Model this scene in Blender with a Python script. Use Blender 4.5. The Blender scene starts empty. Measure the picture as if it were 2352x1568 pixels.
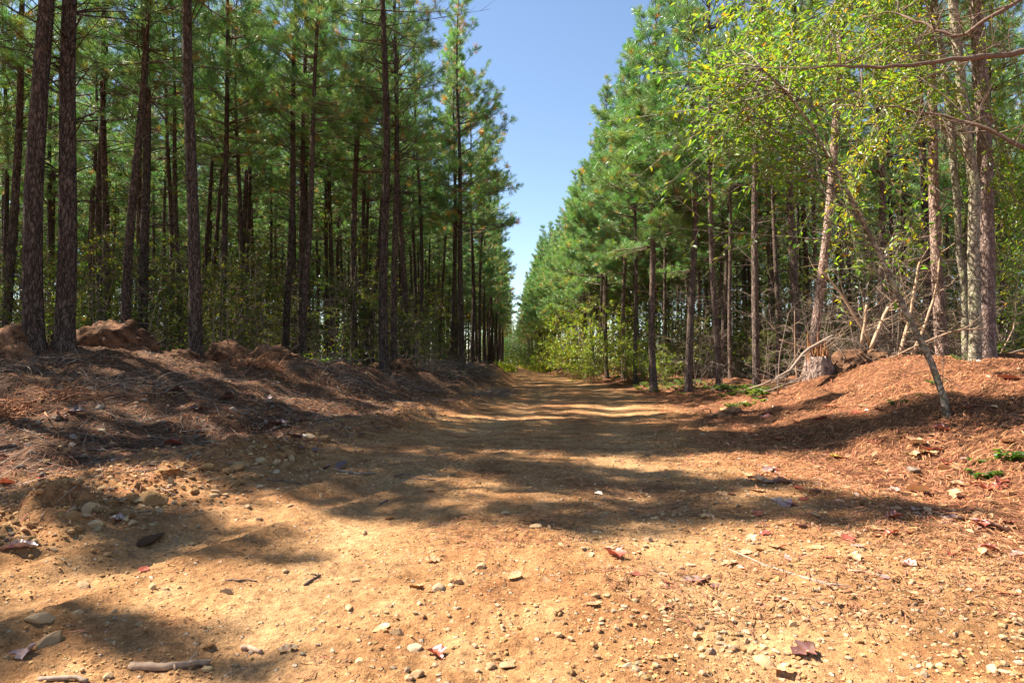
import bpy, math, random
import numpy as np
from mathutils import Vector, Matrix

SC = bpy.context.scene
COL = SC.collection
R = np.random.default_rng(7)
random.seed(7)
PI = math.pi
CAM_H = 0.9
F = 1568.0
PITCH = math.atan(48.0 / F)

# ------------------------------------------------------------------ mesh helpers
class Geo:
    """collects vertices, triangles and quads and links them as ONE mesh"""
    def __init__(self):
        self.v = []; self.t = []; self.q = []; self.c = []; self.n = 0
    def add(self, v, tris=None, quads=None, mat=0, col=(1, 1, 1)):
        v = np.asarray(v, dtype=np.float32).reshape(-1, 3)
        if tris is not None and len(tris):
            t = np.asarray(tris, dtype=np.int64).reshape(-1, 3) + self.n
            self.t.append((t, np.full(len(t), mat)))
        if quads is not None and len(quads):
            q = np.asarray(quads, dtype=np.int64).reshape(-1, 4) + self.n
            self.q.append((q, np.full(len(q), mat)))
        c = np.asarray(col, dtype=np.float32)
        if c.ndim == 1:
            c = np.broadcast_to(c, (len(v), 3))
        self.c.append(c)
        self.v.append(v)
        self.n += len(v)
    def arrays(self):
        v = np.concatenate(self.v); c = np.concatenate(self.c)
        t = np.concatenate([a for a, _ in self.t]) if self.t else np.zeros((0, 3), int)
        tm = np.concatenate([m for _, m in self.t]) if self.t else np.zeros(0, int)
        q = np.concatenate([a for a, _ in self.q]) if self.q else np.zeros((0, 4), int)
        qm = np.concatenate([m for _, m in self.q]) if self.q else np.zeros(0, int)
        return v, c, t, tm, q, qm
    def mesh(self, name, mats, smooth=True):
        v, c, t, tm, q, qm = self.arrays()
        return raw_mesh(name, v, t, q, np.concatenate([tm, qm]), c, mats, smooth)

def raw_mesh(name, v, t, q, mi, c, mats, smooth=True):
    me = bpy.data.meshes.new(name)
    me.vertices.add(len(v)); me.vertices.foreach_set('co', np.ascontiguousarray(v, dtype=np.float32).ravel())
    nl = len(t) * 3 + len(q) * 4
    me.loops.add(nl)
    me.loops.foreach_set('vertex_index', np.concatenate([t.ravel(), q.ravel()]).astype(np.int32))
    me.polygons.add(len(t) + len(q))
    ls = np.concatenate([np.arange(len(t)) * 3, len(t) * 3 + np.arange(len(q)) * 4]).astype(np.int32)
    me.polygons.foreach_set('loop_start', ls)
    for m in mats:
        me.materials.append(m)
    me.polygons.foreach_set('material_index', np.asarray(mi, dtype=np.int32))
    me.polygons.foreach_set('use_smooth', np.full(len(ls), bool(smooth)))
    if c is not None:
        a = me.color_attributes.new('Col', 'FLOAT_COLOR', 'POINT')
        rgba = np.ones((len(v), 4), dtype=np.float32); rgba[:, :3] = c
        a.data.foreach_set('color', rgba.ravel())
    me.update(calc_edges=True)
    me.validate()
    return me

def nrm(a):
    return a / np.maximum(np.linalg.norm(a, axis=-1, keepdims=True), 1e-9)

def tube(G, pts, rad, sides=6, mat=0, col=(1, 1, 1), rough=0.0, rng=R):
    pts = np.asarray(pts, float); n = len(pts)
    rad = np.broadcast_to(np.asarray(rad, float), (n,))
    d = np.gradient(pts, axis=0); d = nrm(d)
    ref = np.array([0.0, 0.0, 1.0]) if abs(d[:, 2]).mean() < 0.8 else np.array([1.0, 0.13, 0.0])
    u = nrm(np.cross(d, ref)); w = np.cross(d, u)
    a = np.linspace(0, 2 * PI, sides, endpoint=False)
    r = rad[:, None] * (1 + rough * rng.uniform(-1, 1, (n, sides)))
    v = pts[:, None, :] + r[..., None] * (np.cos(a)[None, :, None] * u[:, None, :] + np.sin(a)[None, :, None] * w[:, None, :])
    i = np.arange(n - 1)[:, None] * sides; j = np.arange(sides)[None, :]; k = (j + 1) % sides
    q = np.stack([i + j, i + k, i + sides + k, i + sides + j], -1).reshape(-1, 4)
    v = v.reshape(-1, 3)
    v = np.concatenate([v, pts[-1:], pts[:1]])
    jj = np.arange(sides); kk = (jj + 1) % sides
    b = (n - 1) * sides
    t = np.concatenate([np.stack([b + jj, b + kk, np.full(sides, n * sides)], -1),
                        np.stack([kk, jj, np.full(sides, n * sides + 1)], -1)])
    G.add(v, t, q, mat, col)

def segs(G, A, B, ra, rb, mat=0, col=(1, 1, 1)):
    """many straight three-sided twigs at once"""
    A = np.asarray(A, float); B = np.asarray(B, float); n = len(A)
    if n == 0: return
    d = nrm(B - A); ref = np.where(np.abs(d[:, 2:3]) < 0.8, np.array([[0, 0, 1.0]]), np.array([[1.0, 0, 0]]))
    u = nrm(np.cross(d, ref)); w = np.cross(d, u)
    ra = np.broadcast_to(ra, (n,))[:, None]; rb = np.broadcast_to(rb, (n,))[:, None]
    vs = []
    for P, r in ((A, ra), (B, rb)):
        for k in range(3):
            an = k * 2 * PI / 3
            vs.append(P + r * (math.cos(an) * u + math.sin(an) * w))
    v = np.stack(vs, 1).reshape(-1, 3)
    o = np.arange(n)[:, None] * 6
    q = np.concatenate([o + np.array([[k, (k + 1) % 3, 3 + (k + 1) % 3, 3 + k]]) for k in range(3)])
    c = np.asarray(col, float)
    if c.ndim == 2: c = np.repeat(c, 6, axis=0)
    G.add(v, None, q, mat, c)

def tufts(G, pos, dr, size, K, rng, mat=1, col=None, width=0.010, spread=0.85, back=0.14):
    """pine needle tufts: K thin needles round each twig end"""
    pos = np.asarray(pos, float); dr = nrm(np.asarray(dr, float)); n = len(pos)
    size = np.broadcast_to(size, (n,))
    P = np.repeat(pos, K, 0); D = np.repeat(dr, K, 0); S = np.repeat(size, K)
    rv = nrm(rng.normal(size=(n * K, 3)))
    dd = nrm(D + spread * rv)
    L = S * rng.uniform(0.7, 1.1, n * K)
    base = P - D * (rng.uniform(0, back, n * K))[:, None]
    tip = base + dd * L[:, None]
    tip[:, 2] -= L * 0.10
    side = nrm(np.cross(dd, nrm(rng.normal(size=(n * K, 3))))) * (width * 0.5)
    mid = base + dd * (L * 0.5)[:, None]
    v = np.stack([base, mid + side, tip, mid - side], 1).reshape(-1, 3)
    o = np.arange(n * K)[:, None] * 4
    q = o + np.array([[0, 1, 2, 3]])
    c = np.ones((n, 3)) if col is None else np.asarray(col, float)
    c = np.repeat(np.repeat(c, K, 0) * rng.uniform(0.8, 1.2, (n * K, 1)), 4, 0)
    G.add(v, None, q, mat, c)

def leaves(G, pos, axis, up, length, wr, rng, mat=1, col=None, fine=True):
    pos = np.asarray(pos, float); n = len(pos)
    if n == 0: return
    axis = nrm(np.asarray(axis, float)); up = np.broadcast_to(np.asarray(up, float), (n, 3))
    s = nrm(np.cross(axis, up)); up = np.cross(s, axis)
    L = np.broadcast_to(length, (n,))[:, None]; W = L * wr * 0.5
    if fine:
        prof = [(0, 0, 0), (.28, .85, .10), (.62, .8, .08), (1, 0, -.10), (.62, -.8, .08), (.28, -.85, .10)]
        qs = np.array([[0, 3, 2, 1], [0, 5, 4, 3]])
    else:
        prof = [(0, 0, 0), (.45, 1, .1), (1, 0, -.08), (.45, -1, .1)]
        qs = np.array([[0, 3, 2, 1]])
    k = len(prof)
    v = np.stack([pos + axis * (L * a) + s * (W * b) + up * (L * c) for a, b, c in prof], 1).reshape(-1, 3)
    o = np.arange(n)[:, None, None] * k
    q = (o + qs[None]).reshape(-1, 4)
    c = np.ones((n, 3)) if col is None else np.asarray(col, float)
    G.add(v, None, q, mat, np.repeat(c, k, 0))

# ------------------------------------------------------------------ noise + terrain
def _h(ix, iy, s):
    with np.errstate(over='ignore'):
        h = (ix.astype(np.uint32) * np.uint32(374761393) + iy.astype(np.uint32) * np.uint32(668265263) + np.uint32(s * 1274126177 & 0xffffffff))
        h = (h ^ (h >> np.uint32(13))) * np.uint32(1274126177)
        h = h ^ (h >> np.uint32(16))
    return h.astype(np.float64) / 4294967295.0

def vn(x, y, s=0):
    x = np.asarray(x, float); y = np.asarray(y, float)
    ix = np.floor(x); iy = np.floor(y); fx = x - ix; fy = y - iy
    ix = ix.astype(np.int64) & 0xffffffff; iy = iy.astype(np.int64) & 0xffffffff
    u = fx * fx * fx * (fx * (fx * 6 - 15) + 10); w = fy * fy * fy * (fy * (fy * 6 - 15) + 10)
    ix1 = (ix + 1) & 0xffffffff; iy1 = (iy + 1) & 0xffffffff
    a = _h(ix, iy, s); b = _h(ix1, iy, s); c = _h(ix, iy1, s); d = _h(ix1, iy1, s)
    return (a * (1 - u) + b * u) * (1 - w) + (c * (1 - u) + d * u) * w * 1.0 - 0.5 + 0.0

def fbm(x, y, s, oct=4, lac=2.03, gain=0.5):
    t = 0; a = 1.0
    for k in range(oct):
        t = t + a * vn(x, y, s + k * 17); x = x * lac + 3.1; y = y * lac + 7.7; a *= gain
    return t

def ss(x, a, b):
    t = np.clip((x - a) / (b - a), 0, 1); return t * t * (3 - 2 * t)

LY = [-40, 0, 3, 5.4, 8.7, 13, 18, 22, 40, 60, 110, 200]
LX = [-2.7, -2.6, -2.5, -2.3, -1.75, -0.9, -0.25, 0.1, 0.0, -0.35, -0.7, -1.2]
RY = [-40, 0, 3, 5, 8, 11.5, 16, 22, 40, 60, 110, 200]
RX = [2.9, 2.7, 2.5, 2.5, 2.55, 3.0, 3.55, 3.75, 3.3, 2.8, 2.3, 1.9]
def edge_l(y): return np.interp(y, LY, LX)
def edge_r(y): return np.interp(y, RY, RX)

def track_x(y): return -1.75 + .02 * (np.asarray(y, float) - 3) ** 2 * 1.2 + .28 * (np.asarray(y, float) - 3)

def terrain(x, y):
    x = np.asarray(x, float); y = np.asarray(y, float)
    wob = 0.35 * vn(x * 0.9, y * 0.9, 91)
    tl = edge_l(y) - x + wob; tr = x - edge_r(y) + wob
    al = np.interp(y, [-40, 3, 6, 8, 10.3, 13, 17, 22, 28, 40, 200], [.2, .16, .20, .42, .98, .92, .64, .70, .85, .7, .5])
    wl = np.interp(y, [-40, 6, 10, 17, 22, 28, 60], [5.0, 5.0, 5.0, 3.0, 1.9, 1.3, 1.3])
    ar = np.interp(y, [-40, 0, 2, 4, 7, 10, 12.3, 14.5, 17, 20, 30, 200], [.2, .2, .25, .45, .72, .92, .92, .5, .22, .22, .3, .3])
    wr = np.interp(y, [-40, 2, 12, 16, 30], [4.6, 4.6, 4.6, 2.5, 2.0])
    pl = np.clip(tl / wl, 0, 1); pr = np.clip(tr / wr, 0, 1)
    z = al * pl * pl * (3 - 2 * pl) + ar * pr * pr * (3 - 2 * pr)
    off = np.clip(np.maximum(tl, tr), 0, 1.0)
    d = np.sqrt(x * x + y * y)
    z = z + (0.020 + 0.16 * off) * fbm(x * 0.55, y * 0.55, 5, 3)
    z = z + (0.018 + 0.125 * off) * fbm(x * 2.3, y * 2.3, 11, 3)
    # clods pushed aside along the edge of the road
    bl = np.exp(-((tl - 0.25) / 0.45) ** 2) * ss(y, 0.5, 3.0) * (1 - ss(y, 14, 22))
    z = z + bl * (0.07 + 0.22 * np.abs(fbm(x * 3.1, y * 3.1, 23, 4)))
    # wheel ruts
    cx = (edge_l(y) + edge_r(y)) * 0.5
    for o in (-0.95, 0.85):
        r = np.exp(-((x - cx - o - 0.15 * vn(y * .4, o, 3)) / 0.27) ** 2)
        z = z - 0.028 * r
    # one fresh tyre track with its tread, swinging off the near side
    u = x - track_x(y); tm = np.exp(-(u / .20) ** 4) * ss(y, 1.4, 2.4) * (1 - ss(y, 5.5, 8))
    z = z + tm * (-.030 + .010 * np.sin(2 * PI * (y + .5 * np.abs(u)) / .085) * np.clip(.5 + vn(x * 2, y * 2, 49) * 2, 0, 1)) + .022 * np.exp(-((np.abs(u) - .27) / .07) ** 2) * ss(y, 1.4, 2.4) * (1 - ss(y, 5.5, 8))
    # fine crumb near the viewer
    nr = 1 - ss(d, 8, 16)
    z = z + nr * (0.022 * fbm(x * 8, y * 8, 31, 2) + 0.016 * np.abs(fbm(x * 21, y * 21, 37, 2))) + (1 - ss(d, 4, 7)) * .007 * np.abs(fbm(x * 55, y * 55, 38, 2))
    # earth thrown out under the stump and the up-torn roots
    for mx, my, mr, mh in ((5.85, 11.9, 1.1, .28), (-6.3, 10.9, .9, .15), (3.05, 11.6, .6, .10)):
        z = z + mh * np.exp(-((x - mx) ** 2 + (y - my) ** 2) / mr ** 2)
    return z
def tz(x, y): return float(terrain(np.array([x]), np.array([y]))[0])

def ray(px, py):
    a = (px - 1176.0) / F; b = (784.0 - py) / F
    c, s = math.cos(PITCH), math.sin(PITCH)
    return np.array([a, c - b * s, s + b * c])
CAM_Z = CAM_H + 0.0
def at(px, py, d):
    """world point seen at photo pixel (px,py) at depth Y=d"""
    r = ray(px, py); return np.array([0, 0, CAM_Z]) + r * (d / r[1])
_T = np.concatenate([np.arange(0.8, 12, 0.01), np.arange(12, 140, 0.06)])
def on_ground(px, py):
    r = ray(px, py); p = r[None] * (_T / r[1])[:, None]; z = CAM_Z + p[:, 2]
    hit = np.nonzero(z < terrain(p[:, 0], p[:, 1]))[0]
    i = hit[0] if len(hit) else len(_T) - 1
    return np.array([p[i, 0], p[i, 1], z[i]])

# ------------------------------------------------------------------ objects
def ob(name, me, parent=None, label=None, cat=None, group=None, kind=None, loc=None, rot=None, scale=None):
    o = bpy.data.objects.new(name, me); COL.objects.link(o)
    if parent is not None: o.parent = parent
    if label: o['label'] = label
    if cat: o['category'] = cat
    if group: o['group'] = group
    if kind: o['kind'] = kind
    if loc is not None: o.location = loc
    if rot is not None: o.rotation_euler = rot
    if scale is not None: o.scale = (scale,) * 3 if np.isscalar(scale) else scale
    return o

def copy_of(src, **kw):
    """a copy of a thing and of each of its parts (data shared)"""
    o = src.copy(); COL.objects.link(o)
    for ch in src.children:
        c = ch.copy(); COL.objects.link(c); c.parent = o
    for k in ('label', 'group'):
        if kw.get(k): o[k] = kw[k]
    if kw.get('loc') is not None: o.location = kw['loc']
    if kw.get('rot') is not None: o.rotation_euler = kw['rot']
    if kw.get('scale') is not None:
        s = kw['scale']; o.scale = (s, s, s) if np.isscalar(s) else s
    return o
# ------------------------------------------------------------------ materials
class NT:
    def __init__(self, name):
        self.m = bpy.data.materials.new(name); self.m.use_nodes = True
        self.t = self.m.node_tree; self.t.nodes.clear()
        self.out = self.n('ShaderNodeOutputMaterial')
    def n(self, typ, **kw):
        nd = self.t.nodes.new(typ)
        for k, v in kw.items(): setattr(nd, k, v)
        return nd
    def l(self, a, b): self.t.links.new(a, b)
    def coord(self, which='Object', scale=(1, 1, 1)):
        tc = self.n('ShaderNodeTexCoord'); mp = self.n('ShaderNodeMapping'); mp.inputs['Scale'].default_value = scale
        self.l(tc.outputs[which], mp.inputs['Vector']); return mp.outputs['Vector']
    def pos(self, scale=(1, 1, 1)):
        g = self.n('ShaderNodeNewGeometry'); mp = self.n('ShaderNodeMapping'); mp.inputs['Scale'].default_value = scale
        self.l(g.outputs['Position'], mp.inputs['Vector']); return mp.outputs['Vector']
    def noise(self, vec, scale, detail=4, rough=.55):
        nd = self.n('ShaderNodeTexNoise'); nd.inputs['Scale'].default_value = scale
        nd.inputs['Detail'].default_value = detail; nd.inputs['Roughness'].default_value = rough
        self.l(vec, nd.inputs['Vector']); return nd.outputs['Fac']
    def voro(self, vec, scale, feature='F1', out='Distance'):
        nd = self.n('ShaderNodeTexVoronoi'); nd.feature = feature; nd.inputs['Scale'].default_value = scale
        self.l(vec, nd.inputs['Vector']); return nd.outputs[out]
    def ramp(self, fac, stops):
        r = self.n('ShaderNodeValToRGB'); e = r.color_ramp.elements
        while len(e) < len(stops): e.new(0.5)
        for el, (p, c) in zip(e, stops):
            el.position = p; el.color = (c, c, c, 1) if np.isscalar(c) else (*c, 1)
        self.l(fac, r.inputs['Fac']); return r.outputs['Color']
    def mix(self, fac, a, b, blend='MIX'):
        m = self.n('ShaderNodeMix', data_type='RGBA', blend_type=blend)
        for s, val in ((m.inputs[0], fac), (m.inputs[6], a), (m.inputs[7], b)):
            if hasattr(val, 'is_linked'): self.l(val, s)
            elif np.isscalar(val): s.default_value = val
            else: s.default_value = (*val, 1)
        return m.outputs[2]
    def math(self, op, a, b=0.0):
        m = self.n('ShaderNodeMath', operation=op)
        for s, val in ((m.inputs[0], a), (m.inputs[1], b)):
            if hasattr(val, 'is_linked'): self.l(val, s)
            else: s.default_value = val
        return m.outputs[0]
    def col(self):
        a = self.n('ShaderNodeAttribute', attribute_name='Col'); return a.outputs['Color']
    def bump(self, h, strength=.5, dist=.02, normal=None):
        b = self.n('ShaderNodeBump'); b.inputs['Strength'].default_value = strength; b.inputs['Distance'].default_value = dist
        self.l(h, b.inputs['Height'])
        if normal is not None: self.l(normal, b.inputs['Normal'])
        return b.outputs['Normal']
    def principled(self, color, rough=.9, normal=None, spec=.2):
        p = self.n('ShaderNodeBsdfPrincipled')
        if hasattr(color, 'is_linked'): self.l(color, p.inputs['Base Color'])
        else: p.inputs['Base Color'].default_value = (*color, 1)
        p.inputs['Roughness'].default_value = rough; p.inputs['Specular IOR Level'].default_value = spec
        if normal is not None: self.l(normal, p.inputs['Normal'])
        return p.outputs['BSDF']
    def end(self, sh):
        self.l(sh, self.out.inputs['Surface']); return self.m

def mat_bark(name, lo, hi, sx=9, sz=2.8, moss=None):
    k = NT(name)
    v = k.coord('Object', (sx, sx, sz))
    nz = k.n('ShaderNodeTexNoise'); nz.inputs['Scale'].default_value = 1.3; nz.inputs['Detail'].default_value = 3; k.l(v, nz.inputs['Vector'])
    vm = k.n('ShaderNodeVectorMath', operation='MULTIPLY_ADD'); k.l(nz.outputs['Color'], vm.inputs[0]); vm.inputs[1].default_value = (.9, .9, .9); k.l(v, vm.inputs[2])
    a = k.noise(v, 2.2, 5, .65); c = k.voro(vm.outputs[0], 3.0, 'DISTANCE_TO_EDGE')
    crack = k.ramp(k.math('ADD', c, k.math('MULTIPLY', k.math('SUBTRACT', a, .5), .35)), [(0.0, 0.0), (0.2, 1.0)])
    base = k.ramp(a, [(0.3, lo), (0.7, hi)])
    oi = k.n('ShaderNodeObjectInfo')
    tone = k.ramp(oi.outputs['Random'], [(0, (.78, .78, .8)), (1, (1.2, 1.14, 1.1))])
    base = k.mix(1.0, base, tone, 'MULTIPLY')
    base = k.mix(crack, tuple(x * .62 for x in lo), base)
    if moss:
        b = k.noise(k.coord('Object', (3, 3, 2)), 2.5, 3)
        base = k.mix(k.ramp(b, [(.5, 0.), (.66, .7)]), base, moss)
    h = k.math('ADD', k.math('MULTIPLY', crack, .7), k.math('MULTIPLY', a, .6))
    return k.end(k.principled(base, .92, k.bump(h, .9, .02), .1))

def mat_leaf(name, color, trans, tcol=None, gloss=.06, var=.35, tf=.45):
    """thin leaves: diffuse + light coming through; Col tints each leaf"""
    k = NT(name)
    c = k.mix(1.0, k.col(), color, 'MULTIPLY')
    t = k.mix(1.0, k.col(), tcol or trans, 'MULTIPLY')
    oi = k.n('ShaderNodeObjectInfo')
    tone = k.ramp(oi.outputs['Random'], [(0, (1 - var * .6, 1 - var * .4, 1 - var * .4)), (1, (1 + var * .7, 1 + var * .35, 1 + var * .2))])
    c = k.mix(1.0, c, tone, 'MULTIPLY'); t = k.mix(1.0, t, tone, 'MULTIPLY')
    d = k.n('ShaderNodeBsdfDiffuse'); k.l(c, d.inputs['Color'])
    tr = k.n('ShaderNodeBsdfTranslucent'); k.l(t, tr.inputs['Color'])
    m = k.n('ShaderNodeMixShader'); m.inputs[0].default_value = tf
    k.l(d.outputs[0], m.inputs[1]); k.l(tr.outputs[0], m.inputs[2])
    g = k.n('ShaderNodeBsdfGlossy'); g.inputs['Roughness'].default_value = .38; g.inputs['Color'].default_value = (1, 1, 1, 1)
    m2 = k.n('ShaderNodeMixShader'); m2.inputs[0].default_value = gloss
    k.l(m.outputs[0], m2.inputs[1]); k.l(g.outputs[0], m2.inputs[2])
    return k.end(m2.outputs[0])

def mat_tint(name, color, rough=.95, scale=30, amt=.45, bstr=.4, bdist=.01):
    """a plain natural surface with mottling; Col tints it"""
    k = NT(name)
    v = k.coord('Object'); a = k.noise(v, scale, 5, .65)
    c = k.mix(1.0, k.col(), color, 'MULTIPLY')
    c = k.mix(1.0, c, k.ramp(a, [(.25, 1 - amt), (.75, 1 + amt * .6)]), 'MULTIPLY')
    oi = k.n('ShaderNodeObjectInfo')
    c = k.mix(1.0, c, k.ramp(oi.outputs['Random'], [(0, (.75, .74, .74)), (1, (1.2, 1.2, 1.18))]), 'MULTIPLY')
    return k.end(k.principled(c, rough, k.bump(a, bstr, bdist), .15))

def mat_ground(name):
    k = NT(name)
    p = k.pos()
    lit = k.n('ShaderNodeAttribute', attribute_name='Col'); sep = k.n('ShaderNodeSeparateColor'); k.l(lit.outputs['Color'], sep.inputs[0])
    litter, red, side = sep.outputs[0], sep.outputs[1], sep.outputs[2]
    big = k.noise(p, .55, 4, .6); mid = k.noise(p, 3.2, 5, .6); fin = k.noise(p, 26, 6, .7); grit = k.noise(p, 120, 3, .7)
    soil = k.ramp(mid, [(.3, (.27, .125, .05)), (.52, (.40, .21, .088)), (.72, (.50, .295, .14))])
    soil = k.mix(k.math('MULTIPLY', red, .7), soil, (.49, .295, .14))
    redc = k.ramp(mid, [(.3, (.30, .115, .045)), (.7, (.42, .18, .07))])
    soil = k.mix(k.ramp(big, [(.46, 0.), (.66, .6)]), soil, redc)
    # stone-dust freckles
    vor = k.n('ShaderNodeTexVoronoi'); vor.inputs['Scale'].default_value = 34; k.l(p, vor.inputs['Vector'])
    cell = k.n('ShaderNodeSeparateColor'); k.l(vor.outputs['Color'], cell.inputs[0])
    peb = k.math('MULTIPLY', k.ramp(vor.outputs['Distance'], [(.22, 1.), (.34, 0.)]), k.ramp(cell.outputs[0], [(.62, 0.), (.7, 1.)]))
    pebc = k.ramp(cell.outputs[1], [(0, (.34, .18, .09)), (.5, (.5, .36, .22)), (1, (.62, .53, .42))])
    soil = k.mix(k.math('MULTIPLY', peb, .75), soil, pebc)
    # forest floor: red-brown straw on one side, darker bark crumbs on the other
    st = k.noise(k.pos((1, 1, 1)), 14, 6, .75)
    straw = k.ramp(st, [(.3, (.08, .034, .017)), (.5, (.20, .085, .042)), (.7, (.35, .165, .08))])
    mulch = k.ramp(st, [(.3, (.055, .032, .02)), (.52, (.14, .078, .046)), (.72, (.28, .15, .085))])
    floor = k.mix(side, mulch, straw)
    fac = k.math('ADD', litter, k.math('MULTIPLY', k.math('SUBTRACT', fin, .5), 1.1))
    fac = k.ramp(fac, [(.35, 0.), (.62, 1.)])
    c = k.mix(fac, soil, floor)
    c = k.mix(1.0, c, k.ramp(fin, [(.3, .5), (.7, 1.42)]), 'MULTIPLY')
    pat = k.noise(p, 1.5, 6, .62)
    c = k.mix(1.0, c, k.ramp(pat, [(.34, (.66, .62, .60)), (.52, (1.0, .98, .96)), (.68, (1.14, 1.15, 1.18))]), 'MULTIPLY')
    c = k.mix(1.0, c, k.ramp(grit, [(.28, .68), (.72, 1.3)]), 'MULTIPLY')
    h = k.math('ADD', k.math('MULTIPLY', fin, .55), k.math('ADD', k.math('MULTIPLY', grit, .22), k.math('MULTIPLY', peb, .25)))
    n = k.bump(h, 1.0, .05)
    return k.end(k.principled(c, .95, n, .1))

M = {}
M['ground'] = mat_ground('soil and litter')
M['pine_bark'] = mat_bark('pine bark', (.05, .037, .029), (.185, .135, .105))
M['sun_bark'] = mat_bark('sunlit pine bark', (.10, .072, .057), (.31, .225, .18))  # same pine bark, sunlight painted in as a lighter colour for the sunny side
M['lit_bark'] = mat_bark('sunlit reddish plated pine bark', (.20, .13, .10), (.48, .35, .285), 7, 3.0)  # reddish plates, with direct sun put into the colour as a paler tone
M['grey_bark'] = mat_bark('smooth grey green bark', (.20, .17, .12), (.38, .33, .25), 4, 3, (.26, .26, .14))
M['twig'] = mat_tint('dry twig', (.25, .185, .14), .95, 40)
M['limb'] = mat_tint('pine limb', (.17, .115, .085), .95, 30)
M['pale_wood'] = mat_tint('peeled tan wood', (.42, .28, .18), .9, 25)
M['needle'] = mat_leaf('pine needle', (.175, .295, .09), (.21, .39, .085), gloss=.05, tf=.33)
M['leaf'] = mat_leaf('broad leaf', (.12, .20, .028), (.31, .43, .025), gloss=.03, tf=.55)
M['leaf_dim'] = mat_leaf('shaded broad leaf', (.055, .09, .018), (.145, .205, .017), gloss=.025, tf=.5)  # broad leaf darkened, so understory shade is part of its colour
M['straw'] = mat_tint('pine straw', (.34, .155, .077), .8, 60, .3, .1)
M['rock'] = mat_tint('sandstone', (.52, .34, .18), .92, 22, .4, .6, .01)
M['pale_rock'] = mat_tint('pale stone', (.44, .31, .19), .92, 30, .25, .4, .006)
M['grey_rock'] = mat_tint('grey stone', (.27, .205, .155), .9, 26, .35, .5, .008)
M['clod'] = mat_tint('dry clay', (.42, .235, .10), .97, 26, .45, .9, .015)
M['earth'] = mat_tint('root earth', (.17, .085, .045), .97, 16, .65, 1.0, .03)
M['heart'] = mat_tint('splintered wood', (.38, .20, .095), .85, 18, .5, .6, .01)
M['dead_red'] = mat_leaf('fallen red leaf', (.30, .075, .045), (.3, .08, .04), gloss=.05, tf=.2)
M['dead_purple'] = mat_leaf('fallen mauve leaf', (.36, .22, .18), (.3, .16, .13), gloss=.06, tf=.15)
M['dead_tan'] = mat_leaf('fallen tan leaf', (.46, .27, .14), (.4, .22, .1), gloss=.05, tf=.2)
M['dead_yellow'] = mat_leaf('fallen yellow leaf', (.55, .36, .07), (.5, .33, .05), gloss=.05, tf=.25)
M['dead_dark'] = mat_leaf('fallen dark leaf', (.13, .065, .05), (.1, .05, .04), gloss=.06, tf=.1)
# ------------------------------------------------------------------ plants
def trunk_axis(rng, H, n=22, sway=.12):
    z = np.concatenate([[-0.5, 0.0, .12, .35], np.linspace(.9, H, n)])
    ph = rng.uniform(0, 6, 4)
    k = np.clip(z, 0, None) / H
    x = sway * (np.sin(k * 4 + ph[0]) - math.sin(ph[0])) + sway * .35 * (np.sin(k * 11 + ph[1]) - math.sin(ph[1]))
    y = sway * (np.sin(k * 4.6 + ph[2]) - math.sin(ph[2])) + sway * .35 * (np.sin(k * 9 + ph[3]) - math.sin(ph[3]))
    return np.stack([x, y, z], 1)

def needle_tint(rng, n, brown=.05):
    c = np.stack([rng.uniform(.7, 1.25, n), rng.uniform(.8, 1.2, n), rng.uniform(.7, 1.3, n)], 1)
    b = rng.random(n) < brown
    c[b] = np.array([3.2, 1.0, .8]) * rng.uniform(.7, 1.1, (b.sum(), 1))
    y = rng.random(n) < .10
    c[y] *= np.array([1.7, 1.25, .7])
    return c

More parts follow.
